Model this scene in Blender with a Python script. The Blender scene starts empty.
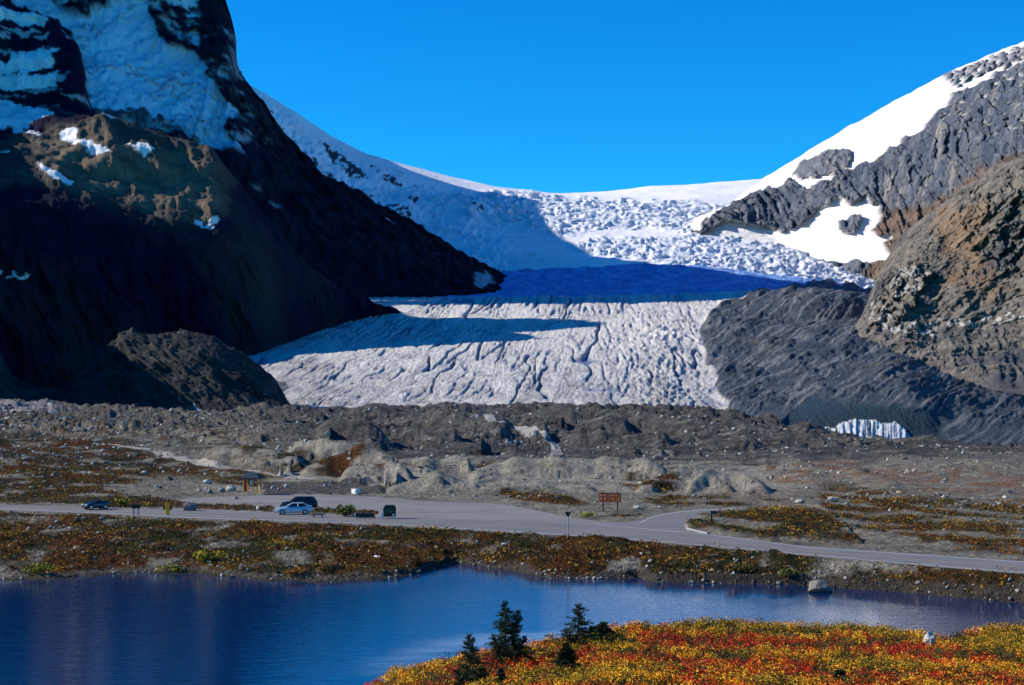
import bpy, bmesh, math, random
import numpy as np
from mathutils import Vector, Matrix

# ------------------------------------------------------------------ camera, sky, sun, exposure
C = bpy.context.scene
COL = C.collection
F = 1600.0; HZ = 398.0; CX = 512.0; CAMZ = 16.0; EL = 30.0
cd = bpy.data.cameras.new("camera"); cam = bpy.data.objects.new("camera", cd); COL.objects.link(cam)
cam.location = (0, 0, CAMZ); cam.rotation_euler = (math.radians(90), 0, 0)
cd.sensor_width = 36; cd.sensor_fit = 'HORIZONTAL'; cd.lens = F / 1024 * 36
cd.shift_y = (HZ - 342.5) / 1024; cd.clip_start = 1; cd.clip_end = 60000
C.camera = cam
W = bpy.data.worlds.new("World"); C.world = W; W.use_nodes = True
wn = W.node_tree; bgn = wn.nodes['Background']
sky = wn.nodes.new('ShaderNodeTexSky'); sky.sky_type = 'NISHITA'; sky.sun_disc = False
sky.sun_elevation = math.radians(EL); sky.sun_rotation = math.radians(-86)
sky.altitude = 2000; sky.air_density = 1.0; sky.dust_density = 0.0; sky.ozone_density = 2.0
hs = wn.nodes.new('ShaderNodeHueSaturation'); hs.inputs['Saturation'].default_value = 1.45
hs.inputs['Value'].default_value = 0.9
tint = wn.nodes.new('ShaderNodeMix'); tint.data_type = 'RGBA'; tint.blend_type = 'MULTIPLY'
tint.inputs[0].default_value = 1.0; tint.inputs[7].default_value = (0.14, 1.13, 1.46, 1)
wn.links.new(sky.outputs[0], hs.inputs['Color']); wn.links.new(hs.outputs[0], tint.inputs[6])
wn.links.new(tint.outputs[2], bgn.inputs['Color']); bgn.inputs['Strength'].default_value = 0.113
sd = bpy.data.lights.new("sun", 'SUN'); sd.energy = 5.0; sd.angle = math.radians(0.5); sd.color = (1, 0.91, 0.77)
sun = bpy.data.objects.new("sun", sd); COL.objects.link(sun)
e = math.radians(EL)
AZ = math.radians(4)
sun.rotation_euler = Vector((-math.cos(e)*math.cos(AZ), math.cos(e)*math.sin(AZ), math.sin(e))).to_track_quat('Z', 'Y').to_euler()
C.view_settings.view_transform = 'Standard'; C.view_settings.look = 'None'
C.view_settings.exposure = 0.35; C.view_settings.gamma = 1.0
C.cycles.max_bounces = 5; C.cycles.diffuse_bounces = 2

# ------------------------------------------------------------------ numeric helpers
def _h(ix, iy, iz, s):
    h = (ix * 374761393 + iy * 668265263 + iz * 2147483647 + s * 974634777).astype(np.uint32)
    h = (h ^ (h >> np.uint32(13))) * np.uint32(1274126177)
    return h ^ (h >> np.uint32(16))
_G = np.array([(1,1,0),(-1,1,0),(1,-1,0),(-1,-1,0),(1,0,1),(-1,0,1),(1,0,-1),(-1,0,-1),
               (0,1,1),(0,-1,1),(0,1,-1),(0,-1,-1),(1,1,0),(-1,1,0),(0,-1,1),(0,-1,-1)], float)
def pn(x, y, z=None, s=0):
    x = np.asarray(x, float); y = np.asarray(y, float)
    z = np.zeros_like(x) if z is None else np.asarray(z, float)
    xi = np.floor(x); yi = np.floor(y); zi = np.floor(z)
    xf = x - xi; yf = y - yi; zf = z - zi
    u = xf*xf*xf*(xf*(xf*6-15)+10); v = yf*yf*yf*(yf*(yf*6-15)+10); w = zf*zf*zf*(zf*(zf*6-15)+10)
    xi = xi.astype(np.int64); yi = yi.astype(np.int64); zi = zi.astype(np.int64)
    out = 0
    for a in (0, 1):
        for b in (0, 1):
            for c in (0, 1):
                g = _G[_h(xi+a, yi+b, zi+c, s) & np.uint32(15)]
                d = g[..., 0]*(xf-a) + g[..., 1]*(yf-b) + g[..., 2]*(zf-c)
                out = out + d * (u if a else 1-u) * (v if b else 1-v) * (w if c else 1-w)
    return out
def fbm(x, y, z=None, o=4, s=0, g=0.5):
    t = 0; a = 1; f = 1
    for k in range(o):
        t = t + a * pn(x*f, y*f, None if z is None else z*f, s+k*17); a *= g; f *= 2.03
    return t
def ridged(x, y, z=None, o=4, s=0, g=0.5):
    t = 0; a = 1; f = 1
    for k in range(o):
        t = t + a * (1 - 2.2*np.abs(pn(x*f, y*f, None if z is None else z*f, s+k*13))); a *= g; f *= 2.1
    return t
def gauss(A, sg, ax):
    if sg <= 0: return A
    r = int(3*sg)+1; k = np.exp(-np.arange(-r, r+1)**2/(2*sg*sg)); k /= k.sum()
    P = np.pad(A, [(r, r) if i == ax else (0, 0) for i in range(2)], mode='edge')
    o = 0; n = A.shape[ax]
    for i, w in enumerate(k):
        o = o + w * (P[i:i+n, :] if ax == 0 else P[:, i:i+n])
    return o
def ss(a, b, x):
    t = np.clip((x-a)/(b-a), 0, 1); return t*t*(3-2*t)
def poly(px, py, pts, jit=0, jx=None, soft=0):
    if jit and jx is not None:
        px = px + jit*jx[0]; py = py + jit*jx[1]
    ins = np.zeros(px.shape, bool); n = len(pts)
    for i in range(n):
        x1, y1 = pts[i]; x2, y2 = pts[(i+1) % n]
        if y1 == y2: continue
        c = ((y1 > py) != (y2 > py)) & (px < (x2-x1)*(py-y1)/(y2-y1)+x1)
        ins ^= c
    m = ins.astype(float)
    if soft: m = gauss(gauss(m, soft, 0), soft, 1)
    return m
def unproj(px, py, Y):
    return (px-CX)/F*Y, CAMZ-(py-HZ)/F*Y
def onz(px, py, z):
    Y = (CAMZ-z)*F/(py-HZ); return (px-CX)/F*Y, Y

def sheet(rows, lo, hi, du=1.5, dv=1.2, su=2.0, sv=0.0, coarse=20, vis=(-40, 1064), mn=3):
    a = np.arange(vis[0], vis[1]+.1, du) if vis[1] < hi or vis[0] > lo else None
    x0 = max(lo, vis[0]); x1 = min(hi, vis[1])
    fine = np.arange(x0, x1+1e-6, du)
    left = np.arange(lo, x0-1e-6, coarse); right = np.arange(x1+coarse, hi+1e-6, coarse)
    px = np.concatenate([left, fine, right])
    R = []
    for r in rows:
        r = sorted(r); xs = [p[0] for p in r]
        R.append((np.interp(px, xs, [p[1] for p in r]), np.interp(px, xs, np.log([p[2] for p in r]))))
    inv = (px >= vis[0]) & (px <= vis[1])
    PY = []; LY = []
    for i in range(len(R)-1):
        d = np.percentile(np.abs(R[i+1][0]-R[i][0])[inv], 75)
        n = int(np.clip(d/dv, mn, 260))
        for k in range(n):
            t = k/n
            PY.append(R[i][0]*(1-t)+R[i+1][0]*t); LY.append(R[i][1]*(1-t)+R[i+1][1]*t)
    PY.append(R[-1][0]); LY.append(R[-1][1])
    PY = np.array(PY); Y = np.exp(np.array(LY))
    PY = gauss(gauss(PY, sv, 0), su, 1); Y = gauss(gauss(Y, sv, 0), su, 1)
    PX = np.tile(px, (PY.shape[0], 1))
    X, Z = unproj(PX, PY, Y)
    return PX, PY, X, Y, Z

def finish(name, me, mat, parent=None):
    me.materials.append(mat)
    o = bpy.data.objects.new(name, me); COL.objects.link(o)
    if parent is not None: o.parent = parent
    return o
def grid_obj(name, X, Y, Z, mat, attrs=None, smooth=True):
    r, c = X.shape
    me = bpy.data.meshes.new(name)
    v = np.stack([X, Y, Z], -1).reshape(-1, 3).astype(np.float32)
    idx = np.arange(r*c).reshape(r, c)
    q = np.stack([idx[:-1, :-1], idx[:-1, 1:], idx[1:, 1:], idx[1:, :-1]], -1).reshape(-1, 4).astype(np.int32)
    me.vertices.add(len(v)); me.vertices.foreach_set('co', v.ravel())
    me.loops.add(q.size); me.loops.foreach_set('vertex_index', q.ravel())
    me.polygons.add(len(q)); me.polygons.foreach_set('loop_start', np.arange(0, q.size, 4, dtype=np.int32))
    me.polygons.foreach_set('loop_total', np.full(len(q), 4, np.int32))
    me.update(calc_edges=True)
    me.polygons.foreach_set('use_smooth', np.full(len(q), smooth, bool))
    for k, a in (attrs or {}).items():
        at = me.attributes.new(k, 'FLOAT', 'POINT'); at.data.foreach_set('value', np.asarray(a, np.float32).ravel())
    o = finish(name, me, mat); o['kind'] = 'structure'
    return o
def raw_mesh(name, v, faces, mat, cols=None, parent=None, smooth=False):
    """v (n,3); faces (m,k) of one face size; cols = per-vertex (n,3) colour"""
    v = np.asarray(v, np.float32); q = np.asarray(faces, np.int32); k = q.shape[1]
    me = bpy.data.meshes.new(name)
    me.vertices.add(len(v)); me.vertices.foreach_set('co', v.ravel())
    me.loops.add(q.size); me.loops.foreach_set('vertex_index', q.ravel())
    me.polygons.add(len(q)); me.polygons.foreach_set('loop_start', np.arange(0, q.size, k, dtype=np.int32))
    me.polygons.foreach_set('loop_total', np.full(len(q), k, np.int32))
    me.update(calc_edges=True)
    me.polygons.foreach_set('use_smooth', np.full(len(q), smooth, bool))
    if cols is not None:
        at = me.color_attributes.new('tone', 'FLOAT_COLOR', 'POINT')
        c4 = np.concatenate([cols, np.ones((len(cols), 1))], 1).astype(np.float32)
        at.data.foreach_set('color', c4.ravel())
    return finish(name, me, mat, parent)

# ------------------------------------------------------------------ material helpers
class M:
    def __init__(s, name, rough=0.9, spec=0.2):
        s.m = bpy.data.materials.new(name); s.m.use_nodes = True; s.t = s.m.node_tree
        s.b = s.t.nodes['Principled BSDF']; s.b.inputs['Roughness'].default_value = rough
        s.b.inputs['Specular IOR Level'].default_value = spec
        s.geo = None
    def n(s, ty): return s.t.nodes.new(ty)
    def l(s, a, b): s.t.links.new(a, b)
    def pos(s, sc=(1, 1, 1), rot=(0, 0, 0)):
        g = s.n('ShaderNodeNewGeometry'); mp = s.n('ShaderNodeMapping')
        mp.inputs['Scale'].default_value = sc; mp.inputs['Rotation'].default_value = rot
        s.l(g.outputs['Position'], mp.inputs['Vector']); return mp.outputs[0]
    def noise(s, sc=(1, 1, 1), detail=4, rough=0.6, lo=0.35, hi=0.65, rot=(0, 0, 0), dist=0):
        nz = s.n('ShaderNodeTexNoise'); nz.inputs['Scale'].default_value = 1; nz.inputs['Detail'].default_value = detail
        nz.inputs['Roughness'].default_value = rough; nz.inputs['Distortion'].default_value = dist
        if isinstance(sc, (int, float)): sc = (sc, sc, sc)
        s.l(s.pos(sc, rot), nz.inputs['Vector'])
        mr = s.n('ShaderNodeMapRange'); mr.inputs['From Min'].default_value = lo; mr.inputs['From Max'].default_value = hi
        s.l(nz.outputs[0], mr.inputs['Value']); return mr.outputs[0]
    def attr(s, name):
        a = s.n('ShaderNodeAttribute'); a.attribute_name = name; return a.outputs['Fac']
    def tone(s, name='tone'):
        a = s.n('ShaderNodeAttribute'); a.attribute_name = name; return a.outputs['Color']
    def val(s, x):
        if isinstance(x, tuple):
            r = s.n('ShaderNodeRGB'); r.outputs[0].default_value = (*x[:3], 1); return r.outputs[0]
        return x
    def mix(s, a, b, f, mode='MIX'):
        mx = s.n('ShaderNodeMix'); mx.data_type = 'RGBA'; mx.blend_type = mode
        if isinstance(f, (int, float)): mx.inputs[0].default_value = f
        else: s.l(f, mx.inputs[0])
        for i, v in ((6, a), (7, b)):
            if isinstance(v, tuple): mx.inputs[i].default_value = (*v[:3], 1)
            else: s.l(v, mx.inputs[i])
        return mx.outputs[2]
    def math(s, op, a, b):
        mn = s.n('ShaderNodeMath'); mn.operation = op
        for i, v in ((0, a), (1, b)):
            if isinstance(v, (int, float)): mn.inputs[i].default_value = v
            else: s.l(v, mn.inputs[i])
        return mn.outputs[0]
    def color(s, c):
        if isinstance(c, tuple): s.b.inputs['Base Color'].default_value = (*c[:3], 1)
        else: s.l(c, s.b.inputs['Base Color'])
        return s
    def bump(s, h, dist=1.0, st=1.0, prev=None):
        bp = s.n('ShaderNodeBump'); bp.inputs['Distance'].default_value = dist; bp.inputs['Strength'].default_value = st
        s.l(h, bp.inputs['Height'])
        if prev: s.l(prev, bp.inputs['Normal'])
        s.l(bp.outputs[0], s.b.inputs['Normal']); return bp.outputs[0]
def plain(name, col, rough=0.6, spec=0.3, metal=0, var=0.15, sc=6.0):
    m = M(name, rough, spec); m.b.inputs['Metallic'].default_value = metal
    d = tuple(c*(1-var) for c in col); l = tuple(min(1, c*(1+var)) for c in col)
    m.color(m.mix(d, l, m.noise(sc, 3, lo=.3, hi=.7))); return m.m

# ================================================================== LEFT MOUNTAIN: bench massif with front buttress
def J(X, Y, Z, sc, s):
    z = None if Z is None else Z/sc
    return (fbm(X/sc, Y/sc, z, 4, s), fbm(X/sc, Y/sc, z, 4, s+50))
cols = [-900, -250, -60, 0, 60, 85, 92, 110, 160, 215, 262, 300, 340, 385, 440]
def R_(vals): return [(c, v[0], v[1]) for c, v in zip(cols, vals)]
rowsLM = [  # off-frame left columns shaped to cast shadow on the glacier and wall
 R_([(450,1850),(430,1960),(420,2060),(412,2110),(408,2150),(408,2165),(408,2170),(408,2185),(405,2220),(395,2260),(358,2320),(338,2560),(324,2830),(318,3000),(330,3100)]),
 R_([(250,1900),(240,2000),(330,2080),(350,2130),(352,2170),(353,2188),(353,2192),(354,2205),(358,2240),(366,2280),(345,2340),(328,2580),(318,2850),(316,3010),(330,3110)]),
 R_([(120,1950),(130,2030),(230,2100),(270,2150),(268,2190),(272,2206),(273,2210),(280,2222),(298,2262),(310,2300),(315,2370),(312,2610),(312,2870),(315,3020),(330,3120)]),
 R_([(40,2250),(75,2240),(170,2130),(214,2170),(210,2210),(220,2226),(222,2230),(230,2240),(244,2285),(251,2325),(275,2420),(292,2650),(305,2890),(314,3030),(330,3130)]),
 R_([(20,2350),(8,2330),(130,2340),(178,2350),(172,2360),(182,2365),(184,2368),(190,2370),(205,2380),(212,2400),(245,2500),(275,2690),(300,2900),(313,3040),(330,3140)]),
 R_([(10,2500),(8,2480),(100,2500),(138,2500),(140,2500),(134,2500),(132,2500),(128,2500),(142,2510),(156,2530),(215,2630),(264,2740),(297,2910),(313,3050),(330,3150)]),
 R_([(0,2620),(-60,2620),(60,2660),(110,2680),(112,2690),(118,2690),(126,2690),(132,2680),(148,2680),(164,2680),(225,2740),(268,2790),(300,2930),(314,3060),(330,3160)]),
 R_([(-80,2850),(-157,2850),(-47,2850),(5,2850),(30,2850),(55,2830),(112,2800),(138,2800),(155,2800),(170,2800),(235,2850),(283,2900),(304,2960),(316,3070),(331,3170)]),
 R_([(-80,2930),(-157,2930),(-40,2930),(20,2930),(45,2930),(75,2930),(125,2930),(150,2930),(170,2930),(190,2930),(250,2930),(300,2960),(320,2990),(325,3090),(335,3180)]),
 R_([(100,3000),(-55,3000),(60,3000),(95,3000),(140,3000),(160,3000),(170,3000),(180,3000),(200,3000),(220,3000),(280,3010),(320,3020),(335,3060),(345,3100),(355,3190)]),
 R_([(100,3400),(-55,3400),(60,3400),(100,3400),(150,3400),(170,3400),(170,3400),(180,3400),(200,3400),(220,3400),(280,3400),(320,3400),(340,3400),(350,3400),(355,3400)]),
]
def rock_disp(X, Y, Z, PX, amp, sc, s, vert=3.0, strata=0.0, stsc=25.):
    wx = X + 40*fbm(X/200, Y/200, Z/200, 2, s+9); wz = Z + 40*fbm(X/200, Y/200, Z/300, 2, s+11)
    r1 = ridged(wx/sc, Y/sc, wz/(sc*vert), 4, s)
    r2 = fbm(wx/(sc*.5), Y/(sc*.5), wz/(sc*.5), 3, s+5)
    d = amp*(r1*.7 + r2*.5)
    if strata: d = d + strata*pn(X*0+.3, (Z+14*fbm(X/150, Y/150, Z/150, 2, s+3))/stsc, X/400, s+7)*2
    return d
PX, PY, X, Y, Z = sheet(rowsLM, -900, 440, du=1.6, dv=1.3, su=2.5, sv=1.5)
fade = ss(-1, 25, PY*0 + np.arange(PX.shape[0])[:, None])
d = rock_disp(X, Y, Z, PX, 9, 130, 3, 1.8, 2.5, 30)
butt = ss(2650, 2760, Y)
Z2 = Z + d*fade + 10*fbm(X/260, Y/260, None, 3, 77)*fade + 4*ridged(X/60, Y/60, Z/80, 5, 78, .6)*fade
Y2 = Y - (0.7*d + (7+9*(PY > 255)*ss(240, 290, PY))*ridged((X+.4*Z)/40, (Z-X*.3)/160, Y/200, 5, 79, .6) + butt*14*ridged(X/50, Z/220, None, 3, 5) + butt*18*pn(X*0, Z/22, X/300, 8))*fade
jl = J(X, Y, Z, 60, 31)
S = np.zeros_like(X)
for pts, jt, th in [
  ([(-60,10),(0,14),(45,24),(50,32),(0,32),(-60,28)], 5, .0), ([(-60,60),(0,66),(20,58),(60,52),(62,70),(35,74),(0,76),(-60,84)], 8, 0),
  ([(-60,72),(0,77),(30,76),(62,78),(62,92),(40,93),(0,92),(-60,92)], 7, 0), ([(-60,96),(0,104),(30,109),(56,119),(38,133),(10,137),(-60,136)], 5, 0),
  ([(62,142),(73,139),(81,144),(78,150),(92,153),(104,160),(115,168),(100,165),(88,158),(75,153),(64,150)], 3, 0),
  ([(125,158),(133,161),(146,158),(161,163),(148,169),(138,166)], 3, 0), ([(12,136),(40,138),(43,145),(28,141),(14,140)], 3, 0),
  ([(94,128),(112,130),(121,134),(110,136),(96,132)], 3, 0), ([(40,175),(55,181),(77,190),(72,194),(55,189),(42,179)], 2, 0),
  ([(196,226),(210,232),(222,240),(214,242),(200,234)], 5, .55), ([(-60,158),(0,160),(15,161),(0,164),(-60,164)], 4, 0),
  ([(0,278),(28,282),(40,290),(20,291),(0,285)], 6, .5)]:
    m = poly(PX, PY, pts, jt, jl)
    if th: m = m * (fbm(X/14, Y/14, Z/10, 2, 12) > .02)
    S = np.maximum(S, m)
S = np.maximum(S, .55*ss(2650, 2750, Y)*(PX < 92)*(pn(X*0+.5, (Z+6*fbm(X/30, Y/30, None, 3, 17))/9, X/70, 18) > .18)*(fbm(X/30, Z/20, None, 3, 19) > -.05))
tan = poly(PX, PY, [(35,150),(110,150),(165,168),(205,165),(220,200),(232,240),(175,215),(150,232),(110,205),(60,185)], 18, jl, 4)
ml = M('mountain_rock', 0.95, 0.1)
base = ml.mix(ml.mix((.002, .002, .015), (.009, .008, .036), ml.noise(.03, 7, .75)), ml.mix((.03, .03, .03), (.11, .095, .08), ml.noise(.05, 7, .75)), ml.attr('bench'))  # navy of the shade painted into the wall rock; sunlit bench kept lighter
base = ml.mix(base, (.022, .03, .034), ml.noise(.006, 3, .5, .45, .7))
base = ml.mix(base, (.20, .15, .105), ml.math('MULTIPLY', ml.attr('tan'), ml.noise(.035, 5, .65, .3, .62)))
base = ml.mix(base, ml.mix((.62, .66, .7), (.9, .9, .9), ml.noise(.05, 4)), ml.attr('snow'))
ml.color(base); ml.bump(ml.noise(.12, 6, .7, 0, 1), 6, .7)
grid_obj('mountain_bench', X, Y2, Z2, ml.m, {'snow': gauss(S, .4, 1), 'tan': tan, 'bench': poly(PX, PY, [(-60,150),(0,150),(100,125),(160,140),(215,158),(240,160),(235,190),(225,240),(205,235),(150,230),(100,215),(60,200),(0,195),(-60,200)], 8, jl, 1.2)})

# ================================================================== MAIN PEAK with the hanging glacier
cols = [-900, -250, 0, 60, 110, 160, 200, 224, 232, 238, 241, 262, 300, 330, 365, 400, 440, 480, 500, 520, 560]
def rr(vals): return [(c, v[0], v[1]) for c, v in zip(cols, vals)]
def yy(ps, Ys):
    if isinstance(Ys, (int, float)): Ys = [Ys]*len(ps)
    return rr(list(zip(ps, Ys)))
deep = lambda y, a: [y]*14 + a
rowsMP = [  # leftmost columns: unseen crest, heights set for the shadow band it casts
 yy([-200,-100,200,210,220,230,240,250,260,265,268,290,320,325,320,316,312,310,306,302,300], deep(3440,[3450,3450,3460,3500,3560,3800,4300,4700][1:])),
 yy([-700,-362,150,150,160,170,180,195,205,215,220,262,300,308,306,304,302,302,298,296,296], deep(3480,[3480,3480,3500,3560,3800,4300,4700])),
 yy([-700,-362,110,112,120,135,150,160,160,160,162,200,250,265,272,275,278,285,292,294,296], deep(3560,[3580,3600,3650,3800,4000,4350,4720])),
 yy([-700,-362,66,70,78,92,108,118,122,126,128,150,205,228,238,250,263,278,286,293,296], deep(3700,[3750,3800,3900,4000,4150,4380,4740])),
 yy([-700,-362,0,6,12,28,44,56,62,80,95,122,176,202,215,232,252,273,283,292,296], deep(3850,[3880,3930,4010,4120,4230,4390,4760])),
 yy([-700,-362,-120,-90,-60,-40,-10,12,30,58,84,108,160,189,204,225,247,271,281,292,296], deep(3930,[3960,4000,4080,4200,4300,4400,4780])),
 yy([-700,-362,-217,-183,-153,-125,-75,-12,14,38,75,104,155,185,200,222,245,270,280,291,296], deep(3990,[4020,4060,4150,4300,4350,4400,4800])),
 yy([-700,-362,-217,-183,-153,-120,-60,0,40,80,120,150,200,230,250,265,280,295,296,296,297], deep(4250,[4250,4250,4300,4400,4450,4500,4850])),
 yy([-300,-190,-60,-40,0,30,60,100,140,180,200,220,250,262,280,290,296,304,306,308,310], deep(4800,[4800,4800,4800,4800,4800,4850,4950])),
 yy([200]*8+[250]*4+[330]*9, 5100),
]
PX, PY, X, Y, Z = sheet(rowsMP, -900, 560, du=1.6, dv=1.3, su=0.6, sv=1.2)
jl = J(X, Y, Z, 90, 61)
hang = poly(PX, PY, [(-60,-160),(-20,-60),(40,-30),(110,-40),(165,-60),(150,-5),(146,8),(160,40),(172,52),(190,55),(212,75),(206,82),(222,95),(236,112),(244,122),(232,125),(233,145),(248,158),(225,156),(205,152),(180,142),(150,140),(130,137),(95,134),(60,120),(90,110),(86,60),(60,30),(0,0),(-60,-20)], 7, jl)
rk = poly(PX, PY, [(50,-10),(115,-12),(108,6),(95,10),(88,24),(70,18),(54,6)], 9, jl) * (fbm(X/40, Y/60, Z/25, 3, 4) > -.12)
snw2 = poly(PX, PY, [(138,-60),(190,-60),(196,0),(200,30),(200,55),(180,45),(166,30),(158,12),(136,4)], 6, jl) * (fbm(X/35, Y/60, Z/25, 3, 9) > .02)
hang = np.clip(np.maximum(hang, snw2) - rk, 0, 1)
dk = poly(PX, PY, [(95,120),(130,118),(150,112),(175,128),(205,150),(150,146),(95,136)], 10, jl) * (fbm(X/18, Y/60, Z/16, 3, 14) > -.05)
hang = np.clip(hang - .9*dk, 0, 1)
for pts in ([(255,191),(262,193),(264,197),(257,195)], [(272,207),(284,213),(282,215),(274,211)], [(385,223),(394,230),(397,235),(389,229)], [(473,279),(490,278),(496,290),(478,292)], [(215,75),(236,82),(238,90),(222,84)]):
    hang = np.maximum(hang, .6*poly(PX, PY, pts, 2.5, jl))
crk = ridged((X+.8*Z)/30 + .8*fbm(X/70, Z/50, None, 3, 44), Z/14, Y/90, 4, 45, .65)
hang = hang*(1-.30*ss(1.2, 1.6, crk)*ss(-.1, .3, fbm(X/120, Z/80, None, 3, 46)+.25*ss(60, 130, PY)))
hang = np.maximum(hang, .45*(PX > 150)*(PY < 150)*(pn(X*0+.5, (Z+10*fbm(X/30, Z/30, None, 3, 57))/11, X/60, 58) > .2)*(fbm(X/26, Z/18, None, 3, 59) > .12))
fade = ss(-1, 20, PX*0 + np.arange(PX.shape[0])[:, None])
d = (rock_disp(X, Y, Z, PX, 22, 120, 21, 3.0, 6.0, 30) + 9*ridged(X/34, Z/50, Y/60, 4, 24, .6)) * (1-.75*hang)
cl = ss(185, 225, PX) * ss(300, 240, PX)
dsn = hang*(9*fbm(X/60, Y/80, Z/30, 5, 41, .6) + 11*ridged((X+Z)/36, Z/20, None, 4, 42, .6)*ss(-.1, .3, fbm(X/130, Z/90, None, 2, 43)+.1) - 16*poly(PX, PY, [(20,20),(130,30),(200,75),(140,60),(60,36)], 10, jl, 5))
edgefade = ss(0, 14, np.interp(PX[0], [238, 241, 262, 300, 330, 365, 400, 440, 480], [38, 75, 104, 155, 185, 200, 222, 245, 270])[None, :]*0 + PY*0 + 14)
Y2 = Y - (1.2*d + cl*(22*ridged(X/38, Z/400, None, 3, 33) + 6*pn(X*0, Z/26, None, 3)))*fade
Z2 = Z + (0.5*d*(1-.6*cl) + dsn)*fade
mp = M('peak_rock', 0.95, 0.1)
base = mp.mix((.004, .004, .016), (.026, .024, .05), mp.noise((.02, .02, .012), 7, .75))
base = mp.mix(base, (.06, .045, .045), mp.math('MULTIPLY', mp.noise((.004, .004, .05), 4, .6, .55, .8), .6))
snowc = mp.mix((.58, .70, .88), (.86, .92, .98), mp.noise((.012, .012, .03), 6, .7, .3, .6))
base = mp.mix(base, snowc, mp.attr('snow'))
mp.color(base); mp.bump(mp.noise((.09, .09, .05), 7, .7, 0, 1), 10, .8)
grid_obj('mountain_peak', X, Y2, Z2, mp.m, {'snow': gauss(gauss(hang, .5, 1), .5, 0)})

# ================================================================== LATERAL MORAINE in front of the left mountain, with an unseen hill added for shade
rowsB = [
 [(-500,400,1100),(-120,410,1130),(-20,416,1180),(20,418,1200),(60,417,1210),(110,418,1220),(200,424,1230),(262,420,1240),(300,418,1240)],
 [(-500,260,1160),(-120,235,1200),(-20,385,1230),(20,406,1240),(60,408,1250),(90,392,1280),(110,385,1290),(135,376,1290),(200,388,1290),(250,402,1290),(278,412,1290),(300,418,1290)],
 [(-500,200,1260),(-120,196,1290),(-20,330,1300),(15,388,1300),(60,404,1320),(90,368,1340),(105,356,1350),(122,345,1350),(135,342,1350),(150,350,1340),(185,352,1340),(215,360,1340),(250,380,1340),(275,398,1340),(290,412,1340),(300,420,1340)],
 [(-500,180,1360),(-120,190,1380),(-20,312,1370),(15,378,1370),(60,403,1380),(88,362,1400),(95,352,1400),(110,347,1400),(122,334,1400),(135,330,1400),(150,335,1410),(185,331,1430),(215,337,1430),(250,357,1430),(275,377,1430),(286,398,1430),(300,418,1430)],
 [(-500,180,1450),(-120,200,1480),(-20,320,1450),(20,400,1440),(135,360,1480),(215,365,1500),(275,400,1500),(300,425,1500)],
 [(-500,440,1750),(20,440,1560),(300,440,1560)],
]
PX, PY, X, Y, Z = sheet(rowsB, -500, 300, du=1.2, dv=1.0, su=2, sv=1.5)
u = X*.6 + Z*1.0   # streaks run down to the right
st = ridged(u/8, (X - Z)/70, Y/60, 4, 8)
Z2 = Z + 1.0*st + 3*fbm(X/18, Y/18, None, 5, 9, .6); Y2 = Y - 5*st
jl = J(X, Y, Z, 20, 71)
S = poly(PX, PY, [(192,406),(205,410),(222,414),(236,418),(228,421),(208,417),(195,411)], 4, jl)
mb = M('moraine_gravel', 0.95, 0.1)
base = mb.mix((.008, .013, .018), (.048, .052, .05), mb.noise((.05, .05, .05), 6, .7))
base = mb.mix(base, (.12, .11, .09), mb.noise((.03, .03, .08), 5, .7, .55, .75))
base = mb.mix(base, (.7, .72, .75), mb.attr('snow'))
mb.color(base); mb.bump(mb.noise(.3, 6, .7, 0, 1), 3, .8)
grid_obj('lateral_moraine_shade_hill', X, Y2, Z2, mb.m, {'snow': S})

# ================================================================== GLACIER TONGUE with its debris-covered right side
gc = [150, 240, 300, 500, 640, 700, 760, 800, 820, 850, 880, 905, 930, 950, 1024, 1100, 1800]
def gg(ps, Yv):
    if isinstance(Yv, (int, float)): Yv = [Yv]*len(ps)
    return list(zip(gc, ps, Yv))
rowsG = [
 gg([460,450,440,435,432,435,445,450,452,454,456,456,456,456,462,470,500], 1250),
 gg([440,428,424,422,420,424,438,441,442,443,444,445,445,446,454,462,490], [1330]*6+[1300]*11),
 gg([425,413,411,410,409,412,418,414,410,407,406,406,411,424,440,450,480], [1400]*6+[1350]*11),
 gg([405,394,387,385,385,388,390,387,384,382,382,384,390,396,412,425,470], 1700),
 gg([370,362,353,350,350,352,350,346,345,346,350,354,360,366,380,400,440], 2200),
 gg([350,343,337,335,333,331,326,323,322,324,330,336,342,346,360,380,420], 2600),
 gg([328,322,315,312,310,308,303,301,300,303,310,318,326,334,350,360,400], 3000),
 gg([306,300,298,297,296,294,291,289,289,290,295,305,315,325,340,350,380], 3430),
 gg([300,298,297,296,295,293,290,289,289,290,295,305,315,325,340,350,380], 3560),
 gg([296,292,290,288,286,285,285,286,287,289,294,304,314,322,330,340,360], 3950),
 gg([292,286,282,274,270,272,278,282,284,288,294,300,305,310,320,330,340], 4380),
 gg([300,290,286,270,262,264,272,276,280,286,294,300,305,310,320,330,340], 4520),
 gg([330]*17, 4900),
]
PX, PY, X, Y, Z = sheet(rowsG, 150, 1800, du=1.2, dv=.8, su=3, sv=3)
jl = J(PX, PY, None, 22, 91)
deb = poly(PX, PY, [(742,294),(724,306),(706,322),(700,335),(706,352),(710,372),(718,392),(726,416),(700,470),(1900,520),(1900,280),(880,292),(820,286)], 9, jl)
dy = np.clip(PY-290, 0, 200); k = 1.15*(dy/113)**1.3
s = (PX + 600*k)/(1+k)
dd = gauss(gauss(deb, 3, 0), 3, 1)
wob = 5*fbm(PX/40, PY/28, None, 3, 5)
ice = (Y > 1200)
w1 = pn((s+wob*1.3)/15, PY/60, None, 3); line1 = np.exp(-(w1/.032)**2) * ss(-.1, .15, pn(PX/60, PY/40, None, 71))
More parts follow.
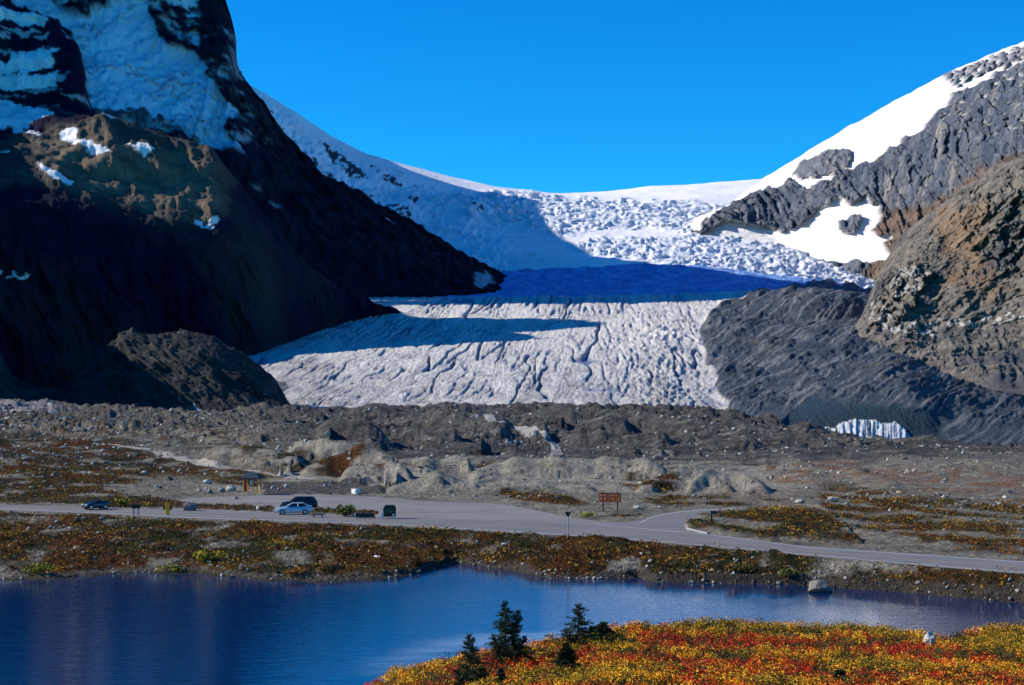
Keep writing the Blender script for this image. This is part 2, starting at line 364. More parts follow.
w2 = pn((s+wob*.6)/7, PY/26, None, 13); line2 = np.exp(-(w2/.07)**2) * ss(-.15, .2, pn(PX/45, PY/35, None, 72))
w3 = pn((s+wob*.8)/3.4, PY/9, None, 33); line3 = np.exp(-(w3/.09)**2)*ss(-.2, .2, pn(PX/30, PY/20, None, 73))
sc_ = Y/2000.
rough = .55*fbm(PX/3.2, PY/1.8, None, 3, 23) + .35*ridged((s+wob)/4.5, PY/4.5, None, 3, 24) + .8*fbm(PX/26, PY/9, None, 2, 25)
shade_band = ss(3440, 3520, Y)
h = sc_*(-5.5*line1 - 2.6*line2 - 1.5*line3 + 1.7*rough)*(1-dd)*(1-.85*shade_band) + shade_band*(1-dd)*(3*fbm(X/30, Y/50, None, 5, 12, .65)+2*ridged(X/50, Y/30, None, 4, 14))
rgt = np.exp(-((PX-665)/45)**2)*ss(310, 330, PY)*(1-dd); h = h + rgt*3.2*sc_*ridged(PX/8, PY/5, None, 3, 77)
# debris relief: long ribs curving with the flow
a = (PX-720)*.55 + (PY-300)*1.0
ribs = ridged(a/16 + .5*fbm(PX/50, PY/40, None, 2, 6), (PX*.8-PY)/120, None, 4, 44)
h = h + dd*sc_*(1.6*ribs + (.5+2.2*ss(-.2, .3, fbm(PX/35, PY/18, None, 3, 48)))*ridged(a/5.5 + .8*fbm(PX/25, PY/14, None, 2, 47), (PX*.8-PY)/50, None, 4, 49, .6) + 1.3*fbm(PX/6, PY/4, None, 5, 45, .7) + 4*fbm(PX/70, PY/30, None, 2, 46) + 5)
lob = np.zeros_like(PX)
for x_, y_, w_, h_, A in [(830,308,70,10,9),(800,322,60,7,-9),(850,318,40,6,-8),(780,340,30,6,-7),(870,345,60,10,8),(950,350,70,10,8),(880,385,80,14,6)]:
    lob = lob + A*np.exp(-(((PX-x_)/w_)**2+((PY-y_)/h_)**2))
h = h + .6*dd*lob*sc_
arch = poly(PX, PY, [(775,434),(790,414),(812,405),(850,404),(905,405),(930,411),(948,424),(944,440),(930,446),(880,446),(830,440)], 3, jl, 1.5)
flut = ridged((PX - (PY-425)*.9)/3.2, PY/40, None, 2, 51)
icem = poly(PX, PY, [(822,426),(836,429),(842,422),(856,419),(868,424),(876,421),(888,424),(900,424),(910,430),(914,441),(880,441),(858,438),(836,433)], 3.5, jl)
Y2 = Y + arch*(12 - 1.3*flut)
icf = ridged(PX/2.6, PY/60, None, 2, 52)
Y2 = Y2 - icem*4*icf
icedk = icem*(icf < .15)*ss(434, 430, PY)
Z2 = Z + h*ss(1330, 1480, Y)
mg = M('glacier_ice', 0.75, 0.3)
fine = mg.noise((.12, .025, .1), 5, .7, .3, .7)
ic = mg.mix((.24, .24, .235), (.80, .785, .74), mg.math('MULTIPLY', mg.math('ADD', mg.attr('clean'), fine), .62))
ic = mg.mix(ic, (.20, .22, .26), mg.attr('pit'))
ic = mg.mix(ic, (.05, .12, .30), mg.attr('crack'))
ic = mg.mix(ic, mg.mix((.05, .18, .55), (.30, .52, .93), mg.noise((.03, .008, .03), 6, .8, .38, .62)), mg.attr('blue'))  # upper ice coloured blue to deepen the ridge's cast shadow
db = mg.mix((.014, .024, .038), (.075, .095, .12), mg.noise((.07, .03, .06), 6, .7))
db = mg.mix(db, (.15, .12, .09), mg.noise((.01, .006, .01), 4, .6, .58, .75))
db = mg.mix(db, (.19, .20, .21), mg.attr('streak'))
ic = mg.mix(ic, db, mg.attr('debris'))
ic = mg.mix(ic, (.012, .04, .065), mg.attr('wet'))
ic = mg.mix(ic, (.8, .84, .86), mg.attr('face'))
mg.color(ic); mg.bump(mg.noise((.3, .06, .25), 6, .75, 0, 1), 7, .9)
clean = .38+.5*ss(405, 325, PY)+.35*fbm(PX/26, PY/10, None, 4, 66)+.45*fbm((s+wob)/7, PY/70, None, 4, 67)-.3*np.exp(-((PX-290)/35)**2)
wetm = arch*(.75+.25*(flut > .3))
moul = 1-poly(PX, PY, [(262,388),(262,383),(270,380),(284,382),(290,388),(284,392),(268,393)], 2, jl)
snpatch = dd*poly(PX, PY, [(905,299),(925,300),(920,303)], 1, jl)
grid_obj('glacier', X, Y2, Z2, mg.m, {'clean': clean, 'pit': ss(-.05, -.45, rough)*(1-shade_band)*.8, 'crack': np.clip(line1*.9+line2*.55+line3*.4, 0, 1)*(1-shade_band), 'blue': shade_band*(1-deb), 'debris': np.maximum(np.clip(gauss(deb, .6, 1), 0, 1), (1-moul)*.8), 'streak': ss(.05, .5, fbm(a/3.2 + .6*fbm(PX/25, PY/14, None, 2, 47), (PX*.8-PY)/45, None, 4, 149, .65)), 'wet': wetm*(1-icem), 'face': np.clip(icem-icedk, 0, 1)})

# ================================================================== ICEFIELD, icefalls and the snowy ridge behind
ic_ = [100,150,240,270,300,330,360,390,420,450,500,550,600,650,700,760,820,880,960,1200]
def ii(ps, Yv):
    return list(zip(ic_, ps, [Yv]*len(ps)))
rowsI = [  # second column: crest hidden behind the peak, raised to shade the ridge snow
 ii([300,300,300,300,300,300,300,300,297,296,292,290,288,290,292,296,300,306,312,330], 4380),
 ii([150,2,200,240,262,272,276,278,276,274,270,266,264,266,268,276,283,290,300,320], 4480),
 ii([60,2,170,205,235,255,262,265,262,258,252,250,252,256,260,266,274,284,295,315], 4780),
 ii([20,4,150,185,210,230,240,245,246,244,241,238,240,243,246,252,260,272,285,305], 5150),
 ii([20,4,140,172,196,216,228,234,238,238,236,234,235,236,238,242,246,256,275,300], 5400),
 ii([20,0,122,150,172,192,206,214,220,224,224,224,228,230,230,233,238,248,268,300], 5650),
 ii([0,-12,100,122,146,168,184,194,200,204,207,209,212,214,220,226,232,240,260,300], 5950),
 ii([0,-25,78,92,112,134,149,163,176,186,195,200,203,205,207,212,222,236,256,300], 6250),
 ii([60,21,100,118,128,142,154,163,172,180,190,196,198,199,198,200,212,230,250,300], 6420),
 ii([60,21,100,118,128,142,152,160,168,176,187,193,192,186,183,178,178,178,200,260], 7100),
 ii([200]*6+[196]*14, 9500),
]
PX, PY, X, Y, Z = sheet(rowsI, 100, 1200, du=1.5, dv=.9, su=3, sv=2.5)
jl = J(PX, PY, None, 18, 191)
fall1 = poly(PX, PY, [(565,246),(600,238),(700,236),(760,240),(840,246),(885,262),(885,290),(830,284),(760,276),(690,268),(640,264),(600,256)], 6, jl, 2)
fall2 = poly(PX, PY, [(470,196),(500,190),(560,196),(620,200),(700,203),(735,210),(735,222),(700,236),(650,228),(590,232),(560,238),(520,226),(480,222),(440,212),(430,200),(440,194)], 6, jl, 2)
ser = ridged(PX/13 + .8*fbm(PX/20, PY/8, None, 2, 80), PY/2.6, Y/400, 4, 81, .6); ser2 = fbm(PX/3.4, PY/2.2, None, 3, 82); serw = .25+.9*ss(-.15, .25, fbm(PX/22, PY/7, None, 3, 89))
Z2 = Z + (fall1+fall2)*serw*(6*ser + 5.5*ser2 - 3) + 4*fbm(X/180, Y/180, None, 3, 83)
Z2 = Z2 + (16*fbm(PX/45, PY/22, None, 4, 84) + 7*ridged((PX+PY)/12, (PY-PX*.4)/9, None, 4, 85, .6))*ss(6300, 5900, Y)*(ss(540, 460, PX)+.1)
Y2 = Y - (fall1+fall2)*16*ser
rocky = .22*ss(1.2, 1.7, ridged((PX+PY)/9 + .7*fbm(PX/18, PY/12, None, 3, 186), (PY-.5*PX)/5, None, 4, 187, .6))*ss(600, 520, PX)*ss(268, 255, PY)*ss(-.2, .25, fbm(PX/30, PY/16, None, 3, 188)+.1)
for pts, th in [([(322,142),(332,146),(345,158),(362,172),(366,182),(352,178),(338,166),(326,152)], -.25), ([(368,162),(385,172),(402,185),(398,190),(380,180)], .0),
  ([(408,203),(420,201),(416,208),(408,206)], -.3), ([(470,207),(480,210),(486,216),(478,217)], .05), ([(240,95),(255,112),(285,150),(330,190),(400,226),(410,218),(370,196),(330,178),(290,135)], .2),
  ([(395,208),(412,216),(408,222),(398,220)], -.1), ([(262,108),(275,112),(272,116),(262,113)], -.1), ([(722,218),(760,224),(770,230),(745,236),(720,238)], -.02)]:
    rocky = np.maximum(rocky, poly(PX, PY, pts, 4, jl)*(fbm(PX/6, PY/4, None, 3, 87) > th))
mi = M('icefield_snow', 0.8, 0.2)
sn = mi.mix((.78, .80, .82), (.92, .91, .9), mi.noise(.004, 5, .6))
sn = mi.mix(sn, mi.mix((.42, .52, .64), (.9, .9, .91), mi.noise((.03, .02, .05), 6, .75, .36, .6)), mi.attr('serac'))
sn = mi.mix(sn, (.04, .045, .06), mi.attr('rocky'))
mi.color(sn); mi.bump(mi.noise((.02, .01, .03), 6, .7, 0, 1), 9, .5)
grid_obj('icefield', X, Y2, Z2, mi.m, {'serac': np.clip(fall1+fall2, 0, 1), 'rocky': rocky})

# ================================================================== RIGHT MOUNTAIN: cliffs under a snow crest
rc = [690, 727, 745, 765, 775, 800, 830, 850, 880, 920, 960, 1000, 1024, 1100, 1300, 1800]
def rm(ps, Yv):
    k_ = [0, 0, -.005, -.01, -.013, -.03, -.055, -.07, -.095, -.13, -.16, -.19, -.21, -.24, -.28, -.3]
    return list(zip(rc, ps, [Yv*(1+a_) for a_ in k_]))
rowsR = [
 rm([275,275,275,275,275,275,277,280,286,292,298,300,306,320,340,370], 5330),
 rm([250,240,241,243,244,245,244,243,250,262,270,275,280,290,310,340], 5400),
 rm([240,218,223,227,227,215,199,198,207,222,215,200,190,170,120,60], 5500),
 rm([232,212,214,215,216,206,190,190,192,190,175,160,150,130,80,0], 5560),
 rm([226,207,200,192,190,184,174,170,158,135,116,100,88,60,-20,-200], 5680),
 rm([222,206,194,184,181,168,152,141,126,104,84,68,60,32,-70,-250], 5850),
 rm([220,206,192,177,171,155,137,125,109,86,66,50,40,10,-100,-300], 6300),
 rm([230,220,215,210,205,200,190,180,170,150,130,120,110,80,0,-100], 7300),
]
PX, PY, X, Y, Z = sheet(rowsR, 690, 1800, du=1.3, dv=.9, su=1.2, sv=1.2)
jl = J(PX, PY, None, 14, 291)
snow = poly(PX, PY, [(690,232),(722,208),(745,196),(765,190),(790,181),(800,186),(812,186),(830,180),(829,172),(838,167),(858,168),(872,163),(882,154),(896,143),(905,138),(920,130),(935,112),(948,102),(950,94),(962,88),(980,84),(1000,72),(1024,62),(1100,36),(1300,-60),(1800,-240),(1800,-500),(690,-100)], 5, jl)
ap = poly(PX, PY, [(690,262),(690,236),(727,222),(775,229),(790,232),(830,200),(838,198),(850,204),(862,197),(876,204),(876,220),(872,232),(890,238),(880,246),(900,262),(850,262),(800,262)], 4, jl)
led = poly(PX, PY, [(768,189),(795,180),(812,167),(845,152),(852,165),(826,175),(800,182)], 4, jl)*(fbm(PX/10, PY/4, None, 3, 9) > .08)
rkp = poly(PX, PY, [(838,222),(850,215),(860,220),(852,230),(840,230)], 5, jl)
speck = (fbm(PX/12, PY/3.5, None, 3, 55) > .42)*.8 * ss(880, 960, PX)*ss(150, 110, PY)
rkt = poly(PX, PY, [(938,78),(960,70),(990,58),(1024,46),(1024,56),(985,74),(955,88)], 4, jl)*(fbm(PX/6, PY/4, None, 3, 59) > -.05)
led2 = poly(PX, PY, [(790,176),(800,163),(828,150),(850,151),(850,162),(845,166),(836,171),(822,176),(800,180)], 2, jl)
snow = np.clip(np.maximum(np.maximum(snow*(1-.95*rkt)*(1-.95*led2), np.maximum(ap-rkp, 0)), speck), 0, 1)
rock = 1-snow
but = ridged((X+.2*Z)/58 + .5*fbm(X/150, Z/120, None, 3, 3), Z/330, Y/900, 5, 92, .62)
but2 = ridged((X+.1*Z)/24 + .4*fbm(X/90, Z/90, None, 2, 8), Z/210, None, 4, 98, .6)
Y2 = Y - rock*(30*but + 12*but2 + 9*fbm(X/40, Y/60, Z/45, 5, 93, .62) + 5*pn(X*0, Z/17, X/260, 97)) - 8*fbm(X/100, Y/100, Z/100, 3, 94)
Z2 = Z + rock*8*fbm(X/50, Y/50, Z/60, 5, 95)*ss(177, 190, PY + 40*(PX > 770)) + snow*6*fbm(X/90, Y/90, Z/60, 4, 96)
mr = M('cliff_rock', 0.95, 0.1)
rb = mr.mix((.04, .06, .105), (.17, .19, .23), mr.noise((.03, .03, .010), 7, .7))
rb = mr.mix(rb, (.36, .33, .29), mr.noise((.02, .02, .005), 6, .75, .52, .68))
rb = mr.mix(rb, (.035, .045, .075), mr.noise((.035, .035, .005), 6, .75, .54, .66))
rb = mr.mix(rb, mr.mix((.08, .06, .055), (.24, .18, .14), mr.noise(.03, 6, .7)), mr.attr('brown'))
rb = mr.mix(rb, mr.mix((.80, .80, .80), (.94, .93, .92), mr.noise(.01, 5, .6)), mr.attr('snow'))
mr.color(rb); mr.bump(mr.noise((.06, .06, .03), 7, .75, 0, 1), 14, .9)
brown = poly(PX, PY, [(866,240),(875,215),(900,208),(935,200),(960,180),(1000,160),(1040,150),(1040,300),(860,300)], 10, jl, 2)
grid_obj('mountain_cliffs', X, Y2, Z2, mr.m, {'snow': gauss(snow, .4, 1), 'brown': brown})

# ================================================================== NEAR RIGHT SLOPE
nc = [800, 845, 860, 868, 875, 890, 905, 930, 960, 1000, 1024, 1100, 1300, 1800]
def nn(ps, Yv):
    if isinstance(Yv, (int, float)): Yv = [Yv]*len(ps)
    return list(zip(nc, ps, Yv))
rowsN = [
 nn([372,368,366,367,368,370,374,380,386,392,396,400,420,460], [2150,2150,2100,2080,2060,2020,1980,1920,1860,1800,1780,1700,1600,1500]),
 nn([362,345,332,334,336,340,345,350,354,358,362,368,380,400], [2300,2260,2230,2210,2190,2160,2120,2080,2040,2000,1980,1900,1800,1700]),
 nn([362,343,322,318,315,318,322,326,328,330,330,325,300,280], [2340,2320,2300,2290,2280,2260,2240,2220,2180,2150,2120,2060,2000,1900]),
 nn([362,342,319,305,290,278,272,268,258,246,240,210,130,0], [2400,2400,2400,2420,2440,2440,2420,2400,2380,2350,2340,2300,2200,2200]),
 nn([362,342,318,302,284,262,248,234,218,198,188,150,50,-100], [2480,2480,2480,2500,2540,2580,2560,2520,2480,2420,2390,2330,2250,2250]),
 nn([362,342,317,300,280,250,232,212,190,165,154,110,0,-200], [2800,2800,2800,2790,2780,2750,2720,2680,2640,2590,2560,2500,2400,2400]),
 nn([400]*14, 3300),
]
PX, PY, X, Y, Z = sheet(rowsN, 800, 1800, du=1.1, dv=.8, su=1.5, sv=2)
jl = J(PX, PY, None, 20, 391)
fade = ss(0, 25, PX*0 + np.arange(PX.shape[0])[:, None])
u = X*.75 - Z*.9
gul = ridged(u/26 + .4*fbm(X/80, Z/80, None, 2, 3), (X+Z)/260, None, 4, 101)
crag = poly(PX, PY, [(950,225),(970,200),(1100,100),(1400,-100),(1400,300),(1024,290),(975,270),(960,250)], 14, jl, 4)
crag2 = poly(PX, PY, [(862,330),(862,300),(875,285),(905,265),(925,275),(915,300),(895,325)], 8, jl, 3)
cr = np.clip(crag+crag2, 0, 1)
Y2 = Y - (6*gul + 12*fbm(X/70, Y/70, Z/50, 5, 102, .6) + 4*ridged(X/11, Y/11, Z/8, 4, 106, .65) + (.25+cr)*17*ridged((X+Z)/34, (Z-X)/26, Y/100, 5, 103, .6))*fade
Z2 = Z + (3*gul + 5*fbm(X/40, Y/40, None, 4, 104) + cr*8*fbm(X/16, Y/16, Z/16, 3, 105))*fade
oc = .55*poly(PX, PY, [(925,215),(965,205),(985,225),(972,250),(985,275),(1015,300),(990,305),(950,290),(930,300),(945,270),(935,240)], 14, jl, 3)
pale = poly(PX, PY, [(862,318),(880,330),(905,340),(950,332),(1000,328),(1040,322),(1040,312),(1000,318),(960,320),(940,325),(900,328),(880,318),(872,305),(864,300)], 8, jl)*(fbm(PX/7, PY/5, None, 3, 56) > .1)
pale = np.maximum(pale, poly(PX, PY, [(880,290),(905,270),(922,275),(915,290),(890,305)], 5, jl)*(fbm(PX/8, PY/5, None, 3, 57) > .0)*.6)
mn_ = M('slope_rock', 0.95, 0.1)
nb = mn_.mix((.075, .07, .064), (.29, .26, .22), mn_.noise(.05, 7, .72))
nb = mn_.mix(nb, (.07, .08, .095), mn_.noise(.008, 4, .6, .5, .68))
nb = mn_.mix(nb, (.30, .165, .07), mn_.math('MULTIPLY', mn_.attr('ochre'), mn_.noise(.03, 5, .7, .25, .65)))
nb = mn_.mix(nb, (.5, .48, .44), mn_.attr('pale'))
mn_.color(nb); mn_.bump(mn_.noise((.15, .15, .12), 7, .75, 0, 1), 6, .9)
grid_obj('mountain_slope', X, Y2, Z2, mn_.m, {'ochre': np.clip(oc, 0, 1), 'pale': pale})

# ================================================================== GROUND: lake bed, banks, flats, moraine mounds
ROADZ = 1.95
def rz(pts, z): return [(px, py, (CAMZ-z)*F/(py-HZ)) for px, py in pts]
def shift(row, dY, z):
    out = []
    for px, py, Yv in row:
        Y1 = Yv + dY; out.append((px, HZ+(CAMZ-z)*F/Y1, Y1))
    return out
def flatY(Yv, z, pxs=(-900, 1900)): return [(p, HZ+(CAMZ-z)*F/Yv, Yv) for p in pxs]
shore = rz([(-900,600),(-200,588),(0,580),(60,579),(100,575),(130,573),(200,574),(260,580),(330,582),(380,579),(412,575),(430,570),(455,563),(480,566),(500,569),(520,572),(545,578),(560,579),(600,579),(640,578),(655,582),(700,583),(760,584),(800,585),(840,588),(900,592),(960,598),(1024,603),(1100,610),(1300,640),(1900,720)], 0)
rnear = rz([(-900,479),(-200,500),(0,510),(100,514),(200,519),(300,522),(400,526),(500,532),(600,538),(700,546),(800,555),(900,564),(1024,574),(1200,588),(1900,650)], ROADZ)
rfar = rz([(-900,475),(-200,495),(0,504.3),(100,507),(170,509.5),(220,511.5),(300,514),(400,517),(500,520),(600,524),(690,531.5),(760,540),(804,546),(1024,561),(1200,574),(1900,632)], ROADZ)
pfar = rz([(-900,471),(-200,489),(0,500.5),(100,502),(160,504),(185,497),(240,495),(300,493),(380,496),(430,501),(490,502),(540,509),(580,515),(600,517),(640,513.5),(700,508),(760,506.5),(806,507.5),(822,512),(840,530),(870,541),(940,550),(1024,555),(1200,568),(1900,625)], ROADZ)
def byY(Yv, lst): # list of (px, z)
    return [(p, HZ+(CAMZ-z)*F/Yv, Yv) for p, z in lst]
crest = [(-900,395,1000),(-100,402,1000),(0,403,1000),(60,406,1000),(110,411,1000),(160,414,950),(215,419,900),(250,413,850),(300,413,850),(360,412,850),(400,411,850),(500,409,850),(600,407,850),(690,409,850),(725,412,800),(770,423,700),(835,440,600),(900,446,540),(960,448,520),(1024,448,500),(1200,455,480),(1900,470,400)]
def brow(t, z):
    g_ = np.arange(-900, 1901, 10.0); a_ = np.interp(g_, [p[0] for p in shore], [p[2] for p in shore]); b_ = np.interp(g_, [p[0] for p in rnear], [p[2] for p in rnear])
    b_ = np.maximum(b_, a_+1.5); Yv = a_+(b_-a_)*t; return list(zip(g_, HZ+(CAMZ-z)*F/Yv, Yv))
rowsS = [
 flatY(20, -4), flatY(100, -3.5),
 shift(shore, -9, -1.6), brow(-.03, -.1), brow(.08, .42), brow(.25, .85), brow(.6, 1.25), brow(.86, 1.8), brow(.96, 1.93), rnear, rfar, pfar,
 shift(pfar, 8, 2.2),
 byY(265, [(-900,4),(0,3.2),(100,2.8),(160,2.4),(240,2.1),(400,2.2),(620,2.2),(760,1.6),(830,1.2),(900,2.0),(1024,2.0),(1900,3)]),
 byY(330, [(-900,6),(0,3.9),(100,3.4),(160,3.0),(240,2.8),(330,2.4),(450,1.8),(600,1.6),(760,.8),(830,.8),(900,2.2),(1024,2.6),(1900,5)]),
 byY(430, [(-900,8),(0,5.5),(100,4.8),(240,4.0),(330,3.4),(400,1.2),(600,.8),(760,1.4),(830,1.4),(900,2.0),(1024,1.8),(1900,6)]),
 byY(480, [(-900,8),(0,6.2),(100,5.4),(240,4.6),(330,3.6),(400,.4),(600,.2),(760,1.0),(830,.6),(900,.9),(1024,.6),(1900,6)]),
 [(-900,400,760),(0,411,760),(100,416,740),(215,424,700),(300,426,640),(360,432,600),(420,430,640),(500,428,640),(600,427,640),(700,430,620),(770,438,580),(835,442,540),(900,445,520),(960,447,500),(1024,450,490),(1200,457,470),(1900,472,390)],
 crest,
 [(p, y_+9, Y_*1.12) for p, y_, Y_ in crest],
 byY(1300, [(-900,-8),(600,-12),(1024,-45),(1900,-60)]),
 byY(2500, [(-900,-60),(1900,-60)]), byY(12000, [(-900,-200),(1900,-200)]),
]
PX, PY, X, Y, Z = sheet(rowsS, -900, 1900, du=1.4, dv=.8, su=1.0, sv=0, mn=4)
# exact flat pad for the road and lot
pxl = PX[0]
def rowY(r): 
    r = sorted(r); return np.interp(pxl, [p[0] for p in r], [p[2] for p in r])[None, :]
Ynear = rowY(rnear); Ypf = rowY(pfar); Ysh = rowY(shore)
padw = ss(-1.6, -.3, Y-Ynear)*ss(7, 1.0, Y-Ypf)
tb = (Y-Ysh)/np.maximum(Ynear-Ysh, 1.5); bank = ss(.0, .06, tb)*ss(.97, .86, tb)
isl = np.zeros_like(Y)
def smax(a, b, k=.5):
    h_ = np.clip(.5+.5*(a-b)/k, 0, 1); return b*(1-h_)+a*h_+k*h_*(1-h_)
base = Z.copy()
far = ss(4, 30, Y-Ypf)
lk = ss(-6, 0, Y-Ysh)
n1 = fbm(X/28, Y/40, None, 5, 201); n2 = ridged(X/22, Y/40, None, 4, 202)
Z = Z + far*(ss(280, 480, Y)*(1.3*n1 + .9*n2 - .5) + .35*n1 + ss(240, 300, Y)*(.22*ridged(X/5, Y/9, None, 3, 211)-.1) + ss(380, 520, Y)*1.0*fbm(X/9, Y/16, None, 5, 212, .65)*2 + ss(450, 800, Y)*ss(1250, 1000, Y)*(3.0*fbm(X/60, Y/90, None, 4, 203)+2.0*ridged(X/38, Y/70, None, 4, 204)-1.2))
Z = Z + bank*(.55*fbm(X/9, Y/5, None, 4, 205)+.22*fbm(X/2.2, Y/1.6, None, 3, 206)+.25)
Z = Z + lk*(1-padw)*ss(1300, 900, Y)*.10*fbm(X/1.2, Y/1.6, None, 3, 207)
def mound(Z, px, Yc, wpx, dm, top=None, rel=None, seed=0, sharp=.05, k=.3):
    xc = (px-CX)/F*Yc; rx = wpx/F*Yc
    cI = np.where((GCOL > px-wpx*3.2-6) & (GCOL < px+wpx*3.2+6))[0]; jc = int(np.argmin(np.abs(GCOL-px)))
    rI = np.where((Y[:, jc] > Yc-2.6*dm) & (Y[:, jc] < Yc+2.6*dm))[0]
    if len(cI) < 2 or len(rI) < 2: return Z
    sl = (slice(max(0, rI[0]-3), rI[-1]+4), slice(cI[0], cI[-1]+1))
    x_, y_, z_ = X[sl], Y[sl], Z[sl]
    zb = np.interp(Yc, Y[:, jc], ZB[:, jc]); zt = unproj(px, top, Yc)[1] if top is not None else zb+rel
    hh = max(.25, zt-zb)*1.25
    dx = (x_-xc)/rx; dY = (y_-Yc)/dm; th = np.arctan2(dY, dx)
    q = np.sqrt(dx*dx+dY*dY)*(1+.38*fbm(x_/rx*.8+seed, y_/dm*.8, None, 4, seed))
    gul = .10*hh*np.abs(pn(th*5+seed, q*1.2, None, seed+3))*np.clip(q*2, 0, 1)
    zm = zt - hh*(np.sqrt(q*q+sharp)-math.sqrt(sharp)) - gul
    Z = Z.copy(); Z[sl] = smax(zm, z_, k); return Z
GCOL = PX[0]; ZB = base.copy()
def ridge(Z, pts, fr, bk, seed=0, gs=2.6, gd=.3, k=.25, wob=1.0):
    """long moraine ridge: crest through pts (px, py, Y), front and back faces fr and bk metres deep"""
    cI = np.where((GCOL >= pts[0][0]) & (GCOL <= pts[-1][0]))[0]; sl = (slice(None), slice(cI[0], cI[-1]+1))
    x_, y_, z_ = X[sl], Y[sl], Z[sl]; pc = GCOL[cI]; xs = [p[0] for p in pts]
    Yc = np.interp(pc, xs, [p[2] for p in pts]) ; Tp = np.interp(pc, xs, [p[1] for p in pts])
    ks = np.exp(-np.arange(-6, 7)**2/8.); ks /= ks.sum(); pad = lambda a: np.convolve(np.pad(a, 6, mode='edge'), ks, 'valid')
    Yc = pad(Yc); Tp = pad(Tp); Xc = (pc-CX)/F*Yc
    Tp = Tp + wob*1.3*fbm(pc/16., pc*0, None, 3, seed) + 7*fbm(pc/38., pc*0+9, None, 2, seed+6); Yc = Yc + fr*.35*fbm(pc/60., pc*0+5, None, 2, seed+1)
    zc = CAMZ-(Tp-HZ)/F*Yc
    zb = np.array([np.interp(Yc[i]-fr, Y[:, c], Z[:, c]) for i, c in enumerate(cI)])
    zb = np.convolve(np.pad(zb, 9, mode='edge'), np.ones(19)/19., 'valid'); tp_ = ss(0, 16, pc-pts[0][0])*ss(0, 16, pts[-1][0]-pc); zc = zb-.6+(zc-zb+.6)*(.0+tp_); H = np.maximum(zc-zb, .3)
    d = (y_-Yc[None, :]); fd = np.where(d < 0, -d/fr, d/bk)
    u_ = x_ + .8*d
    spur = fbm(x_/(fr*.75), y_/(fr*.9), None, 4, seed+2)
    g2_ = ridged(u_/(gs*3.2) + .5*fbm(x_/15, y_/15, None, 2, seed+7), y_/40., None, 2, seed+8)
    g_ = ridged(u_/gs + .5*fbm(x_/5, y_/5, None, 2, seed+4), y_/14., None, 3, seed+3)
    q = fd*(1+.7*spur)
    prof = np.sqrt(q*q+.03)-.17
    zm = zc[None, :] - H[None, :]*1.15*prof + (g2_-1.0)*gd*2.6*np.clip(q*2.2, 0, 1)*np.clip(H[None, :]/2, .2, 1.2) + (g_-.9)*gd*np.clip(q*1.6, 0, 1)*np.clip(H[None, :]/2, .2, 1.2)
    Z = Z.copy(); Z[sl] = np.where(np.abs(q) < 2.2, smax(zm, z_, k), z_); return Z
RIDGES = [
 ([(300,432,520),(315,425,500),(330,419,480),(350,417,470),(370,423,460),(385,433,450),(402,448,440)], 34, 34, 4.0),
 ([(225,440,560),(250,430,540),(270,424,530),(300,428,520),(330,436,510)], 34, 30, 4.0),
 ([(190,462,330),(207,451,330),(240,444,330),(262,447,326),(290,453,320),(312,462,316)], 22, 14, 2.6),
 ([(280,455,345),(298,441,345),(325,437,342),(345,441,338),(372,446,334),(392,455,330),(410,466,326)], 22, 16, 2.6),
 ([(290,474,292),(320,460,296),(345,449,300),(370,448,300),(388,454,296),(408,466,290)], 17, 12, 2.2),
 ([(330,484,268),(348,470,270),(366,465,272),(388,461,272),(412,472,266),(425,482,262)], 13, 9, 2.0),
 ([(385,470,288),(400,460,292),(430,456,294),(455,456,294),(470,461,290),(482,468,286)], 18, 14, 2.2),
 ([(462,480,270),(480,468,278),(500,461,286),(515,457,290),(550,457,292),(600,456,294),(640,458,290),(660,464,284),(680,476,274)], 22, 14, 2.4),
 ([(375,498,238),(390,488,242),(405,480,246),(422,476,248),(442,474,250),(460,478,248),(475,485,244),(490,494,240)], 11, 9, 1.8),
 ([(468,494,238),(488,485,242),(515,482,246),(540,480,248),(560,482,246),(582,487,242),(602,496,236),(618,503,232)], 10, 9, 1.8),
 ([(628,492,240),(650,478,250),(672,468,262),(690,465,266),(706,467,264),(722,474,256),(740,478,250)], 17, 10, 2.2),
 ([(676,497,236),(694,480,246),(708,470,254),(722,474,254),(745,475,252),(758,478,249),(770,488,242),(782,499,235),(790,505,231)], 12, 8, 2.0),
 ([(790,486,300),(820,476,306),(860,472,310),(900,474,306),(940,470,306),(980,473,300),(1040,476,296),(1090,480,290)], 24, 16, 2.6),
 ([(820,500,250),(850,490,256),(890,484,262),(930,488,258),(970,484,260),(1010,487,256),(1050,486,252),(1090,488,250)], 16, 10, 2.2),
 ([(740,462,400),(780,452,420),(820,452,430),(870,456,410),(930,455,400),(980,458,390),(1060,462,380)], 30, 24, 3.4),
 ([(-60,452,420),(0,446,430),(60,442,440),(110,446,430),(160,450,410),(200,455,390)], 30, 24, 3.0),
 ([(-60,470,300),(0,466,305),(50,463,308),(110,468,300),(150,472,295)], 18, 14, 2.4),
]
for k2, (lo_, hi_, yy_, Ya, Yb) in enumerate([(380,520,413,700,560),(450,640,412,760,600),(560,720,413,720,560),(640,800,420,640,500),(380,470,428,560,500),(540,680,430,540,470),(660,790,436,520,430),(200,330,424,640,560),(480,560,424,600,520),(690,860,430,560,470),(560,640,421,620,560),(60,200,420,700,600),(420,520,420,640,560)]):
    n_ = 7; r2_ = random.Random(k2); P_ = []
    for q_ in range(n_):
        t_ = q_/(n_-1); P_.append((lo_+(hi_-lo_)*t_, yy_ + 14*(2*t_-1)**4 + r2_.uniform(-3, 3) + (8*t_ if lo_ > 600 else 0), Ya+(Yb-Ya)*t_))
    RIDGES.append((P_, r2_.uniform(30, 55), 40, 5.0))
